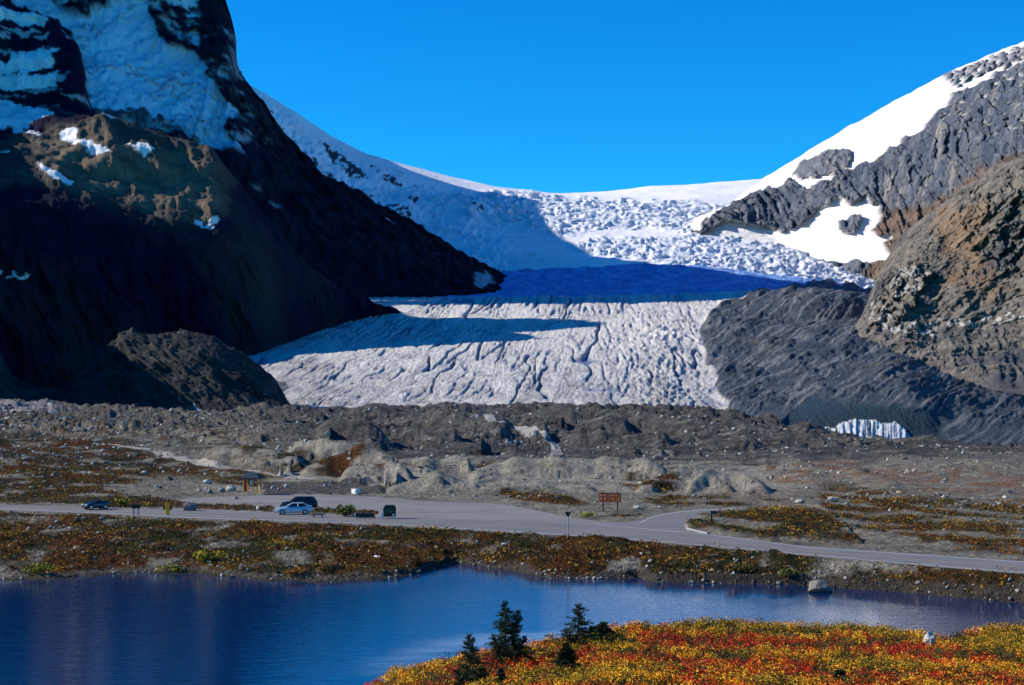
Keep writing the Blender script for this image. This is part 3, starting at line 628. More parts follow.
for i, (pts_, fr_, bk_, gs_) in enumerate(RIDGES):
    fy = pts_[0][2]; Z = ridge(Z, pts_, fr_, bk_, 1300+11*i, gs_, .16 if fy < 350 else .38, .25 if fy < 350 else .8, 1.0 if fy < 350 else 1.6)
MOUNDS = []
for i, (p_, Y_, w_, d_, t_) in enumerate(MOUNDS):
    Z = mound(Z, p_, Y_, w_*1.2, d_*1.0, top=t_-1, seed=300+i, k=.25, sharp=.10)
rm_ = random.Random(5)
for i in range(60):
    Y_ = rm_.uniform(420, 1000); p_ = rm_.uniform(200, 1060); hw = rm_.uniform(6, 20)
    Z = mound(Z, p_, Y_, hw/Y_*F, hw*rm_.uniform(.8, 1.8), rel=rm_.uniform(2.0, 6.0)*(1 if Y_ > 560 else .6), seed=700+i, sharp=.08)
for i in range(70):
    Y_ = rm_.uniform(262, 420); p_ = rm_.choice([rm_.uniform(-40, 240), rm_.uniform(780, 1070), rm_.uniform(-40, 1070)]); hw = rm_.uniform(3, 8)
    Z = mound(Z, p_, Y_, hw/Y_*F, hw*rm_.uniform(.8, 1.6), rel=rm_.uniform(.4, 1.2), seed=900+i, sharp=.15)
# small mounds on the near bank
BM = [(75,186,14,3,519),(112,182,16,3,524),(165,181,20,3.2,524),(215,180,20,3,524),(243,175,14,2.4,531),(40,178,20,3,530),(300,170,30,3,537),(370,166,26,3,540),(430,162,20,2.4,545),(20,168,26,3,547),(130,166,30,3,549)]
bm0 = Z.copy()
for i, (p_, Y_, w_, d_, t_) in enumerate(BM):
    Z = mound(Z, p_, Y_, w_, d_, top=t_, seed=500+i, k=.1)
Z = Z*(1-padw) + padw*(base-.0)
Z = np.where(padw > .02, Z*(1-padw) + padw*ROADZ, Z)
bumps = np.clip((Z-bm0)*3, 0, 1)*bank
# traffic island and roadside strips: a little relief
def pmask(pts, soft=2): return poly(PX, PY, pts, 0, None, soft)
islp = [(686,524),(700,518.5),(724,513),(762,509.8),(800,509),(830,512),(850,530),(862,544),(820,543.5),(790,542),(760,538.5),(730,534),(705,530.5),(690,528)]
strip1 = [(-300,488),(-300,491),(0,503),(60,503.5),(150,507),(230,510),(272,511.5),(272,507),(240,506),(190,504),(165,499),(150,497),(0,497)]
ISL = gauss(gauss(poly(PX, PY, islp, 1.2, J(PX, PY, None, 10, 5)), 1.0, 0), 1.0, 1)
ST = gauss(poly(PX, PY, strip1, 1.0, J(PX, PY, None, 10, 6)), 1.0, 1)
strip2 = [(296,509),(330,509.5),(378,511.5),(378,514.5),(340,514),(300,512.5)]
ST2 = poly(PX, PY, strip2, .6, J(PX, PY, None, 10, 7))
strip3 = [(575,512),(600,515),(622,517),(650,514),(668,512),(650,509),(600,509),(575,508)]
Z = Z + ISL*(.35+.35*fbm(X/5, Y/5, None, 3, 15)) + ST*.12 + ST2*.1
# ---- colour zones
jg = J(X, Y, None, 14, 601); V = fbm(X/7, Y/12, None, 4, 602); V2 = fbm(X/30, Y/40, None, 3, 603)
veg = np.zeros_like(X)
veg = np.maximum(veg, .75*poly(PX, PY, [(-900,414),(0,414),(80,418),(160,424),(240,432),(300,446),(220,456),(160,452),(-900,445)], 6, jg, 4)*ss(-.1, .3, V))
veg = np.maximum(veg, bank*ss(-.35, .05, V + .25 - .6*bumps))
veg = np.maximum(veg, poly(PX, PY, [(-900,500),(-900,430),(0,432),(60,436),(120,440),(160,455),(205,466),(300,476),(235,484),(200,478),(150,478),(120,490),(140,506),(0,502)], 6, jg, 3)*ss(-.35, -.05, V+.12))
veg = np.maximum(veg, poly(PX, PY, [(230,462),(300,463),(375,474),(385,481),(340,478),(270,470)], 3, jg, 1)*ss(-.2, .1, V+.1))
veg = np.maximum(veg, poly(PX, PY, [(500,492),(560,496),(590,503),(570,505),(530,500),(500,496)], 2, jg, 1))
veg = np.maximum(veg, poly(PX, PY, [(630,478),(680,486),(690,496),(740,498),(790,500),(740,506),(650,504),(640,492),(620,484)], 4, jg, 1)*ss(-.1, .15, V))
veg = np.maximum(veg, poly(PX, PY, [(820,490),(860,488),(920,496),(1040,500),(1900,520),(1900,600),(1024,556),(940,548),(870,541),(846,524),(822,508)], 3, jg, 2)*ss(-.25, .15, V+.05))
veg = np.maximum(veg, poly(PX, PY, [(465,468),(490,462),(500,470),(485,476)], 3, jg, 1)*.9)
veg = np.maximum(veg, ISL*ss(-.3, .1, V+.12)); veg = np.maximum(veg, np.maximum(ST, ST2)*.9)
veg = np.maximum(veg, poly(PX, PY, strip3, 1, jg, 1)*ss(-.1, .15, V+.05)*(PY > 514.5))
veg = np.clip(veg, 0, 1)
orange = poly(PX, PY, [(762,466),(800,466),(850,466),(920,470),(1000,476),(1040,482),(1040,500),(980,492),(900,486),(850,482),(800,486),(770,478)], 9, jg, 3)*ss(-.2, .15, V)
orange = np.maximum(orange, .4*poly(PX, PY, [(640,494),(800,490),(790,504),(650,500)], 5, jg, 2)*.5)
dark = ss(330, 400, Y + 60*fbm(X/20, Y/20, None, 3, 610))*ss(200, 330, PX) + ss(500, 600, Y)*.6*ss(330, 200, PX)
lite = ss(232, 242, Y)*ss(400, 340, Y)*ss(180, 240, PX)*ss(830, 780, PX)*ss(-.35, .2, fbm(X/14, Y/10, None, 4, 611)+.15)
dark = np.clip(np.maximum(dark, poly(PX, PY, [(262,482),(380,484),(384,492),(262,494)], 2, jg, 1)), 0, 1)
pale = np.zeros_like(X)
strm = poly(PX, PY, [(470,411),(505,409),(500,413),(480,417),(505,424),(530,431),(550,439),(562,448),(560,458),(552,458),(552,448),(542,441),(520,434),(495,426),(468,417)], 2, jg)
strm = np.maximum(strm, poly(PX, PY, [(490,442),(520,441),(522,443.5),(492,444.5)], 1.5, jg)*.7)
river = poly(PX, PY, [(-900,406),(0,406),(40,406),(62,410),(66,413),(40,414.5),(0,414),(-900,414)], 2, jg)
pale = np.maximum(strm*.15, river)
wet = lk*ss(1.8, .3, Y-Ysh)
GY2 = HZ+(CAMZ-Z)*F/Y
gm = M('ground_soil', 0.95, 0.08)
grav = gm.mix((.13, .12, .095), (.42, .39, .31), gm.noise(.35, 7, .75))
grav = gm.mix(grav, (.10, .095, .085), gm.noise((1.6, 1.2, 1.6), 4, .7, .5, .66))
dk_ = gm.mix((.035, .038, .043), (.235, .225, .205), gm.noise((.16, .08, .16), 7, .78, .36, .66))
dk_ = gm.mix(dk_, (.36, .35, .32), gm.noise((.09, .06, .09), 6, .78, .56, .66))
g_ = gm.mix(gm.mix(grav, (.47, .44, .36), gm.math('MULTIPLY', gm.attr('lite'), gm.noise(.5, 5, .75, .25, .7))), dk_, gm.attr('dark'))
pl = gm.noise((.06, .045, .06), 5, .65, .44, .58); p2 = gm.noise((.11, .08, .11), 5, .7, .46, .60)
vg = gm.mix((.035, .032, .010), (.10, .034, .010), pl)
vg = gm.mix(vg, (.17, .085, .012), gm.noise((.16, .12, .16), 5, .7, .54, .66))
vg = gm.mix(vg, (.015, .016, .006), gm.noise((.5, .35, .5), 5, .75, .48, .62))
vg = gm.mix(vg, (.19, .17, .14), gm.noise((.3, .2, .3), 5, .75, .58, .68))
g_ = gm.mix(g_, (.25, .12, .06), gm.math('MULTIPLY', gm.attr('orange'), gm.noise((.4, .3, .4), 5, .7, .3, .55)))
g_ = gm.mix(g_, vg, gm.attr('veg'))
g_ = gm.mix(g_, (.30, .30, .31), gm.attr('pale'))
g_ = gm.mix(g_, (.07, .06, .05), gm.attr('wet'))
gm.color(g_)
gb = gm.bump(gm.noise(1.5, 5, .75, 0, 1), .7, 1.0); gb2 = gm.bump(gm.noise((.25, .15, .25), 6, .78, 0, 1), 3.0, 1.0, gb); gm.bump(gm.math('MULTIPLY', gm.attr('dark'), gm.noise((.12, .05, .12), 7, .8, 0, 1)), 9, 1.0, gb2)
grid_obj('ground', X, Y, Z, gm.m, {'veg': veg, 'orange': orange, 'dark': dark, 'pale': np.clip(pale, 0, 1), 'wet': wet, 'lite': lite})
GX, GYY, GZ, GPX = X, Y, Z, pxl
GV = veg; GPY0 = PY
def gat(Xw, Yw, arr=None):
    """ground height (or any ground field) at world x, y"""
    px = CX + Xw/Yw*F; j = int(np.clip(np.searchsorted(GPX, px), 1, len(GPX)-1))
    t = (px-GPX[j-1])/(GPX[j]-GPX[j-1]); A = GZ if arr is None else arr
    return (1-t)*np.interp(Yw, GYY[:, j-1], A[:, j-1]) + t*np.interp(Yw, GYY[:, j], A[:, j])
def hit(px, py):
    """first visible ground point at a picture position"""
    j = int(np.clip(np.searchsorted(GPX, px), 1, len(GPX)-1)); c = GY2[:, j]
    i = int(np.argmax(c <= py)); 
    t = 0 if i == 0 else (c[i-1]-py)/max(1e-6, c[i-1]-c[i])
    Yw = GYY[i-1, j]*(1-t)+GYY[i, j]*t
    return (px-CX)/F*Yw, Yw, gat((px-CX)/F*Yw, Yw)

# ================================================================== LAKE
lm = M('lake_water', 0.04, 0.5)
lm.color(lm.mix((.001, .018, .085), (.34, .40, .46), lm.attr('pale_streak'))); lm.b.inputs['IOR'].default_value = 1.95
bpv = lm.bump(lm.noise((1.6, 4.2, 1), 3, .55, 0, 1), .012, 1.0)
lm.bump(lm.noise((.35, .9, 1), 2, .5, 0, 1), .014, 1.0, bpv)
lx0, lx1, ly0, ly1 = -260, 260, 22, 175
nv = 420
LX, LY = np.meshgrid(np.linspace(lx0, lx1, nv), np.linspace(ly0, ly1, nv))
lpx = CX+F*LX/LY; lpy = HZ+CAMZ*F/LY
pale_streak = poly(lpx, lpy, [(385,668),(400,658),(420,650),(450,641),(476,634),(520,634),(560,632),(640,622),(640,626),(560,640),(520,644),(480,646),(440,653),(415,662),(395,676)], 3, J(LX, LY, None, 2.5, 77), 1)*(.75+.6*fbm(LX/2.5, LY*1.2, None, 3, 78))  # pale streak coloured into the water surface
grid_obj('lake', LX, LY, LX*0, lm.m, {'pale_streak': np.clip(pale_streak*.8, 0, 1)})

# ================================================================== ROAD, PARKING LOT, TRACK
def road_mat(name, a, b, sc=.6):
    m = M(name, .9, .2)
    c = m.mix(a, b, m.noise((sc*.25, sc, sc), 6, .7)); c = m.mix(c, tuple(x*.75 for x in a), m.noise((.05, .9, 1), 4, .6, .55, .7))
    m.color(c); m.bump(m.noise(9, 3, .6, 0, 1), .01, .5); return m.m
asph = road_mat('asphalt', (.14, .14, .145), (.19, .19, .19)); lotm = road_mat('lot_gravel', (.155, .152, .145), (.25, .24, .225))
paintw = plain('road_paint', (.62, .62, .6), .7); painty = plain('yellow_paint', (.62, .42, .06), .7)
def strip(name, A, B, z, mat, n=8, th=0.0):
    """A, B: screen polylines on the plane z, resampled by px; sheet with a little thickness"""
    xs = np.linspace(A[0][0], A[-1][0], 160)
    ya = np.interp(xs, [p[0] for p in A], [p[1] for p in A]); yb = np.interp(xs, [p[0] for p in B], [p[1] for p in B])
    rows = []
    for k in range(n+1):
        t = k/n; py = ya*(1-t)+yb*t; Xw, Yw = onz(xs, py, z); rows.append((Xw, Yw, Xw*0+z))
    Xs = np.array([r[0] for r in rows]); Ys = np.array([r[1] for r in rows]); Zs = np.array([r[2] for r in rows])
    return grid_obj(name, Xs, Ys, Zs, mat)
rn = [(p, y_) for p, y_, _ in rnear]; rf = [(p, y_) for p, y_, _ in rfar]
strip('road', rn, rf, ROADZ+.012, asph)
lotA = [(160,508.5),(172,509.6),(220,511.6),(300,514.2),(400,517.2),(500,520.2),(600,524.3),(640,527.5),(690,531.8)]
lotB = [(160,505.5),(172,503),(188,498),(240,496),(300,494),(380,497),(430,502),(490,503),(510,505),(540,511),(570,517),(600,521.5),(630,522.5),(640,523.5),(690,527.5)]
o = strip('parking_lot', lotA, lotB, ROADZ+.006, lotm)
brA = [(600,524.3),(640,527.5),(684,531),(687,526),(700,520),(724,514.5),(762,510.8),(812,510)]
brB = [(600,522),(630,521.8),(645,519),(660,514.5),(680,511),(700,509.3),(730,508.1),(762,507.4),(812,508)]
strip('side_road', brA, brB, ROADZ+.018, asph, 6)
# edge lines and centre line on the road (geometry 4 mm above)
def offs(line, dpy): return [(p, y_+dpy) for p, y_ in line]
mid = [(p, (y_+np.interp(p, [q[0] for q in rf], [q[1] for q in rf]))/2) for p, y_ in rn]
def paint(name, line, w, mat, seg=None):
    xs = np.linspace(line[0][0], line[-1][0], 400)
    ys = np.interp(xs, [p[0] for p in line], [p[1] for p in line]); Xw, Yw = onz(xs, ys, ROADZ+.022)
    A = np.array([Xw, Yw-w/2, Xw*0+ROADZ+.022]); B = np.array([Xw, Yw+w/2, Xw*0+ROADZ+.022])
    return grid_obj(name, np.array([A[0], B[0]]), np.array([A[1], B[1]]), np.array([A[2], B[2]]), mat)
paint('edge_line', offs(rn, -1.2), .25, paintw); paint('centre_line', mid, .14, painty)
paint('far_edge_line', [(600,525),(690,532.4),(760,540.9),(804,547),(1024,562),(1200,575.2)], .25, paintw)
paint('side_edge_line', [(640,522.8),(650,517.6),(662,514.6),(682,511.4),(702,509.8),(732,508.5),(764,507.8),(812,508.2)], .3, paintw)
# kerb at the tip of the traffic island
kp = [(740,510.9),(724,512.6),(705,517.5),(692,521),(686,524.5),(687,528),(696,530.5),(708,533)]
kv = []; kf = []
for i, (a_, b_) in enumerate(kp):
    xw, yw = onz(a_, b_+1.0, ROADZ); 
    dx_, dy_ = (onz(kp[min(i+1, len(kp)-1)][0], kp[min(i+1, len(kp)-1)][1], ROADZ)[0]-onz(kp[max(i-1, 0)][0], kp[max(i-1, 0)][1], ROADZ)[0]), (onz(kp[min(i+1, len(kp)-1)][0], kp[min(i+1, len(kp)-1)][1], ROADZ)[1]-onz(kp[max(i-1, 0)][0], kp[max(i-1, 0)][1], ROADZ)[1])
    L_ = math.hypot(dx_, dy_); nx, ny = -dy_/L_*.12, dx_/L_*.12
    kv += [(xw-nx, yw-ny, ROADZ), (xw-nx, yw-ny, ROADZ+.16), (xw+nx, yw+ny, ROADZ+.16), (xw+nx, yw+ny, ROADZ)]
for i in range(len(kp)-1):
    b0 = 4*i
    for k_ in range(3): kf.append((b0+k_, b0+k_+1, b0+k_+5, b0+k_+4))
o = raw_mesh('kerb', kv, kf, plain('kerb_concrete', (.3, .3, .29), .9)); o['kind'] = 'structure'
# gravel track draped over the flats
def drape(name, ctr, w, mat, lift=.06):
    P = [hit(a_, b_) for a_, b_ in ctr]
    pts = []
    for i in range(len(P)-1):
        for k_ in range(24):
            t = k_/24; pts.append((P[i][0]*(1-t)+P[i+1][0]*t, P[i][1]*(1-t)+P[i+1][1]*t))
    pts.append(P[-1][:2]); pts = np.array(pts)
    T = np.gradient(pts, axis=0); T /= np.linalg.norm(T, axis=1)[:, None]+1e-9
    Nn = np.stack([-T[:, 1], T[:, 0]], 1); rows = []
    for k_ in np.linspace(-1, 1, 13):
        q = pts + Nn*k_*w/2; rows.append([(a_, b_, gat(a_, b_)) for a_, b_ in q])
    A = np.array(rows); zz = A[:, :, 2] + lift
    return grid_obj(name, A[:, :, 0], A[:, :, 1], zz, mat)
trm = road_mat('track_gravel', (.24, .225, .19), (.33, .31, .265))
drape('gravel_track', [(100,444),(130,447),(160,453),(185,460),(215,465),(250,470),(285,475),(310,480)], 3.6, trm, .04)
stm_ = road_mat('stream_silt', (.17, .17, .17), (.26, .26, .255))
drape('stream', [(495,412),(478,415),(492,421),(512,427),(532,432),(548,439),(556,447),(558,455)], 3.0, stm_, .12)
drape('braided_stream', [(522,441),(508,442.5),(494,443.5)], 2.2, stm_, .12)

# ================================================================== FOREGROUND BANK
fc = [-900, 0, 300, 375, 400, 430, 470, 520, 560, 600, 640, 700, 760, 820, 880, 925, 945, 962, 1000, 1024, 1200, 1900]
cy = [1000, 860, 730, 690, 672, 663, 658, 652, 643, 633, 626, 625, 626, 628, 629, 634, 640, 633, 629, 629, 640, 700]
cY = [40, 48, 56, 58, 58, 60, 61, 62, 64, 66, 68, 70, 70, 70, 68, 66, 64, 66, 68, 68, 66, 60]
def ff(zs, Yv): return [(p, HZ+(CAMZ-z)*F/y_, y_) for p, z, y_ in zip(fc, zs, Yv)]
zc = [CAMZ-(p-HZ)/F*y_ for p, y_ in zip(cy, cY)]
rowsF = [
 ff([14.2]*22, [6]*22), ff([11]*22, [20]*22),
 ff([min(9.4, z+2.2+ (1.2 if p < 560 else 0)) for z, p in zip(zc, fc)], [y_*.58 for y_ in cY]),
 ff([z+.55 for z in zc], [y_*.80 for y_ in cY]),
 ff([z+.15 for z in zc], [y_*.92 for y_ in cY]),
 ff(zc, cY),
 ff([z-.5 for z in zc], [y_+2 for y_ in cY]),
 ff([max(.2, z-3) for z in zc], [y_+6 for y_ in cY]),
 ff([-.6]*22, [y_+15 for y_ in cY]), ff([-3.6]*22, [y_+22 for y_ in cY]),
]
PX, PY, X, Y, Z = sheet(rowsF, -900, 1900, du=3, dv=2.0, su=2.0, sv=1.5)
Z = Z + ss(10, 30, Y)*(.28*fbm(X/4, Y/4, None, 4, 701) + .10*fbm(X/1., Y/1., None, 3, 702))
fm = M('bank_soil', .95, .1)
fb_ = fm.mix((.06, .035, .012), (.14, .07, .015), fm.noise(.5, 5, .7)); fb_ = fm.mix(fb_, (.03, .035, .01), fm.noise(.9, 5, .7, .52, .62))
fm.color(fb_); fm.bump(fm.noise(5, 5, .7, 0, 1), .15, .9)
grid_obj('bank', X, Y, Z, fm.m)
BX, BY, BZ, BPX = X, Y, Z, PX[0]
BY2 = HZ+(CAMZ-Z)*F/Y
def bat(Xw, Yw):
    px = CX + Xw/Yw*F; j = int(np.clip(np.searchsorted(BPX, px), 1, len(BPX)-1))
    t = (px-BPX[j-1])/(BPX[j]-BPX[j-1])
    return (1-t)*np.interp(Yw, BY[:, j-1], BZ[:, j-1]) + t*np.interp(Yw, BY[:, j], BZ[:, j])
def bhit(px, py):
    j = int(np.clip(np.searchsorted(BPX, px), 1, len(BPX)-1)); c = BY2[:, j]
    i = max(1, int(np.argmax(c <= py))); t = np.clip((c[i-1]-py)/max(1e-6, c[i-1]-c[i]), 0, 1)
    Yw = BY[i-1, j]*(1-t)+BY[i, j]*t; return (px-CX)/F*Yw, Yw, bat((px-CX)/F*Yw, Yw)

# vectorised height lookup by nearest grid cell
def vlook(GXp, GYa, A, Xw, Yw):
    px = CX + Xw/Yw*F; j = np.clip(np.searchsorted(GXp, px), 1, len(GXp)-1); out = np.zeros_like(Xw)
    order = np.argsort(j); js = j[order]; st_ = np.searchsorted(js, np.unique(js))
    u_ = np.unique(js); bnd = list(st_)+[len(js)]
    for k_, jj in enumerate(u_):
        ids = order[bnd[k_]:bnd[k_+1]]; out[ids] = np.interp(Yw[ids], GYa[:, jj], A[:, jj])
    return out

# ------------------------------------------------------------------ leafy ground cover
rng = np.random.default_rng(7)
leafm = M('leaf_cover', .75, .15); leafm.color(leafm.tone()); leafm.b.inputs['Subsurface Weight'].default_value = 0
def leaves(name, P, size, cols, up=.6, mat=None, parent=None, aspect=.6, stuff=True):
    """one small tilted diamond per point, mixed tones"""
    n = len(P); a = rng.uniform(0, 2*np.pi, n); 
    d1 = np.stack([np.cos(a), np.sin(a), rng.uniform(-.3, 1.0, n)*up*1.6], 1); d1 /= np.linalg.norm(d1, axis=1)[:, None]
    r = rng.normal(size=(n, 3)); d2 = np.cross(d1, r); d2 /= np.linalg.norm(d2, axis=1)[:, None]+1e-9
    s = (size*rng.uniform(.6, 1.4, n))[:, None]
    v = np.stack([P-d1*s*.5, P+d2*s*.5*aspect, P+d1*s*.5, P-d2*s*.5*aspect], 1).reshape(-1, 3)
    f = np.arange(4*n).reshape(n, 4)
    o = raw_mesh(name, v, f, mat or leafm.m, np.repeat(cols, 4, 0), parent)
    if stuff: o['kind'] = 'stuff'
    return o
PAL = np.array([(.66,.31,.012),(.62,.17,.010),(.48,.035,.012),(.34,.21,.015),(.04,.055,.012),(.20,.07,.012),(.72,.38,.02)])
# foreground shrubs: clumps
ncl = 12500
cpx = rng.uniform(330, 1080, ncl); cYv = rng.uniform(30, 76, ncl); cX = (cpx-CX)/F*cYv
cZ = vlook(BPX, BY, BZ, cX, cYv)
per = 46
cr_ = rng.uniform(.12, .34, ncl)
hgt = cr_*rng.uniform(.7, 1.5, ncl)
q = rng.normal(size=(ncl, per, 3)); q /= np.linalg.norm(q, axis=2)[:, :, None]; q *= rng.uniform(.4, 1, (ncl, per, 1))**.4
q[:, :, 2] = np.abs(q[:, :, 2])
P = np.stack([cX, cYv, cZ], 1)[:, None, :] + q*np.stack([cr_, cr_, hgt], 1)[:, None, :]
nA = 1.3*fbm(cX/4.6, cYv/6.5, None, 2, 801); nB = fbm(cX/1.3, cYv/1.3, None, 2, 802); nC = fbm(cX/1.7, cYv/2.2, None, 2, 803)
kind = np.zeros(ncl, int)
kind[nA > -.02] = 1; kind[nA > .16] = 2; kind[(nB > .34)] = 3; kind[(nB < -.36)] = 6; kind[nC > .30] = 4; kind[(nA < -.30)] = 3
ppx = cpx; ppy = HZ+(CAMZ-cZ)*F/cYv
red = ((np.abs(ppx-540) < 55) & (ppy > 652) & (ppy < 672)) | ((ppx > 640) & (ppx < 760) & (ppy > 636) & (ppy < 652)) | ((ppx > 860) & (ppx < 930) & (ppy > 646) & (ppy < 660)) | ((ppx > 740) & (ppx < 810) & (ppy > 668) & (ppy < 682))
kind[red & (rng.random(ncl) < .6)] = 2
gold = ((ppx > 380) & (ppx < 480) & (ppy < 690)) | ((ppx > 560) & (ppx < 640) & (ppy < 650)); kind[gold & (rng.random(ncl) < .35)] = 6
edge = (ppy < 634) & (ppx > 640); kind[edge & (rng.random(ncl) < .45)] = 3
kind[rng.random(ncl) < .05] = 4; kind[rng.random(ncl) < .12] = 5
cc = 1.2*PAL[kind][:, None, :]*rng.uniform(.7, 1.25, (ncl, per, 1))*rng.uniform(.6, 1.2, (ncl, 1, 1))
leaves('shrub_cover', P.reshape(-1, 3), np.full(ncl*per, .064), cc.reshape(-1, 3), .8)
# far bank low shrubs and heath
nb_ = 30000
bpx = rng.uniform(-60, 1090, nb_); bY = rng.uniform(118, 300, nb_); bX = (bpx-CX)/F*bY
vv = vlook(GPX, GYY, GV, bX, bY); zz = vlook(GPX, GYY, GZ, bX, bY)
keep = (rng.random(nb_) < vv*1.1) & (vv > .25) & (zz > .12)
bX, bY, zz = bX[keep], bY[keep], zz[keep]; nk = len(bX)
per = 14
q = rng.normal(size=(nk, per, 3)); q /= np.linalg.norm(q, axis=2)[:, :, None]; q[:, :, 2] = np.abs(q[:, :, 2])
cl_n = fbm(bX/6, bY/6, None, 3, 811); big = rng.uniform(.13, .38, nk)*(1+1.0*ss(.1, .4, cl_n))
P = np.stack([bX, bY, zz-.03], 1)[:, None, :] + q*np.stack([big, big, big*.75], 1)[:, None, :]
PB = np.array([(.17,.05,.010),(.22,.09,.012),(.09,.075,.012),(.025,.028,.008),(.36,.20,.015),(.08,.022,.010)])
kd = rng.integers(0, 6, nk); n3 = fbm(bX/8, bY/8, None, 3, 812); kd[(n3 > .15) & (rng.random(nk) < .7)] = 2; kd[(n3 < -.2) & (rng.random(nk) < .7)] = 1; kd[(cl_n > .3) & (rng.random(nk) < .6)] = 4
cc = PB[kd][:, None, :]*rng.uniform(.6, 1.3, (nk, per, 1))
leaves('heath_cover', P.reshape(-1, 3), np.full(nk*per, .17), cc.reshape(-1, 3), .6)

# ------------------------------------------------------------------ rocks
def rock_proto(seed, sub=1, rough=.28, sq=(1, 1, 1)):
    bm = bmesh.new(); bmesh.ops.create_icosphere(bm, subdivisions=sub, radius=1)
    v = np.array([x.co[:] for x in bm.verts]); f = np.array([[x.index for x in p.verts] for p in bm.faces]); bm.free()
    v = v*(1+rough*1.8*fbm(v[:, 0]*1.2+seed*3.1, v[:, 1]*1.2, v[:, 2]*1.2, 2, seed))[:, None]
    r_ = np.random.default_rng(seed)
    for _ in range(4):    # cut flat facets
        n_ = r_.normal(size=3); n_ /= np.linalg.norm(n_); dd_ = v@n_; over = np.clip(dd_-.62, 0, None); v = v-over[:, None]*n_*.9
    return v*np.array(sq), f
protos = [rock_proto(i) for i in range(8)]
def scree(name, xs, ys, zs, sz, tones, mat):
    Vv = []; Ff = []; Cc = []; off = 0
    for i in range(len(xs)):
        v, f = protos[i % 8]; a = rng.uniform(0, 6.28); c_, s_ = math.cos(a), math.sin(a)
        R = np.array([[c_, -s_, 0], [s_, c_, 0], [0, 0, 1]])
        w = (v*np.array([1, rng.uniform(.6, 1), rng.uniform(.45, .8)]))@R.T*sz[i] + (xs[i], ys[i], zs[i]+sz[i]*.12)
        Vv.append(w); Ff.append(f+off); Cc.append(np.tile(tones[i], (len(v), 1))); off += len(v)
    o = raw_mesh(name, np.concatenate(Vv), np.concatenate(Ff), mat, np.concatenate(Cc)); o['kind'] = 'stuff'; return o
stm = M('stone', .92, .15); stm.color(stm.mix(stm.tone(), (.05, .048, .045), stm.noise(3, 4, .7, .55, .75))); stm.bump(stm.noise(6, 4, .7, 0, 1), .08, .8)
nr = 17000
rpx = rng.uniform(-50, 1080, nr); rY = 170+ (rng.random(nr)**1.3)*650; rX = (rpx-CX)/F*rY
rz_ = vlook(GPX, GYY, GZ, rX, rY); pad_ = vlook(GPX, GYY, padw+0*GZ, rX, rY); dn = fbm(rX/25, rY/40, None, 3, 821)
pxx = rpx; pyy = HZ+(CAMZ-rz_)*F/rY
light = ss(220, 120, pxx)*.5
ok = (pad_ < .3) & (rng.random(nr) < (.18+1.6*np.clip(dn, 0, 1)+light))
rX, rY, rz_ = rX[ok], rY[ok], rz_[ok]; n_ok = len(rX)
sz = (.13+.45*rng.random(n_ok)**3)*(rY/260)
tn = np.array([(.30,.28,.25)])*rng.choice([.3, .5, .85, 1.2], (n_ok, 1))*rng.uniform(.8, 1.2, (n_ok, 1))
scree('scree', rX, rY, rz_, sz, tn, stm.m)
# pebbly stones on shore and bank
nr = 3500
rpx = rng.uniform(-50, 1080, nr); sY = np.interp(rpx, [p[0] for p in shore], [p[2] for p in shore]); rY = sY + rng.random(nr)**2*22; rX = (rpx-CX)/F*rY
rz_ = vlook(GPX, GYY, GZ, rX, rY); pad_ = vlook(GPX, GYY, padw+0*GZ, rX, rY); dn = fbm(rX/6, rY/6, None, 3, 831)
ok = (pad_ < .3) & (rng.random(nr) < .10+1.5*np.clip(dn, 0, 1)+.25*(rpx > 600))
rX, rY, rz_ = rX[ok], rY[ok], rz_[ok]
scree('shore_stones', rX, rY, rz_, .06+.22*rng.random(len(rX))**3, np.array([(.32,.29,.25)])*rng.uniform(.4, 1.4, (len(rX), 1)), stm.m)
pshore = None

def tag(o, label, cat, group=None):
    o['label'] = label; o['category'] = cat
    if group: o['group'] = group
    return o
def boulder(pos, w, h, dpt, seed, tone, label, rz=0, sub=3, sink=.25, group='boulders lying about', nm='boulder'):
    v, f = rock_proto(seed, sub, .24)
    v = v + .05*np.stack([fbm(v[:, 0]*3, v[:, 1]*3, v[:, 2]*3, 3, seed+k_) for k_ in (1, 2, 3)], 1)
    v = v*np.array([w/2, dpt/2, h/2]); v[:, 2] -= v[:, 2].min(); v[:, 2] -= h*sink
    o = raw_mesh(nm, v, f, stm.m, np.tile(tone, (len(v), 1)), None, False)
    o.location = pos; o.rotation_euler = (0, 0, rz); tag(o, label, 'boulder', group); return o

# lake boulder
xw, yw = onz(818, 592, 0)
boulder((xw, yw, 0), 2.3, 1.25, 1.5, 41, (.20, .18, .15), 'broad dark boulder standing in the lake by the right shore', sink=.2)
def gb_(px, py, w, h, seed, tone, label, dpt=None, rz=0, sink=.12):
    x_, y_, z_ = hit(px, py); s_ = y_/F; return boulder((x_, y_, z_), w*s_, h*s_, (dpt or w*.8)*s_, seed, tone, label, rz, 2, sink)
gb_(190, 510.5, 15, 13, 52, (.17, .16, .15), 'large angular boulder with a pale lit side beside the highway')
gb_(231, 491, 11, 8, 53, (.42, .40, .36), 'pale slab boulder just left of the wooden kiosk')
gb_(222, 492, 8, 6, 54, (.30, .30, .30), 'grey boulder at the parking edge, second left of the kiosk')
gb_(208, 484, 9, 5, 55, (.48, .46, .42), 'whitish boulder on the heath above the parking edge pile')
gb_(236, 499, 6, 4, 56, (.25, .25, .25), 'small dark boulder on the gravel in front of the kiosk')
gb_(210, 493, 7, 5, 57, (.22, .22, .22), 'dark boulder between the lot and the lit angular boulder')
gb_(258, 510, 4, 5, 58, (.55, .53, .5), 'small white upright stone on the strip between road and lot', sink=.02)
gb_(504, 546, 6, 4, 59, (.45, .43, .4), 'pale boulder on the bank below the middle of the highway')
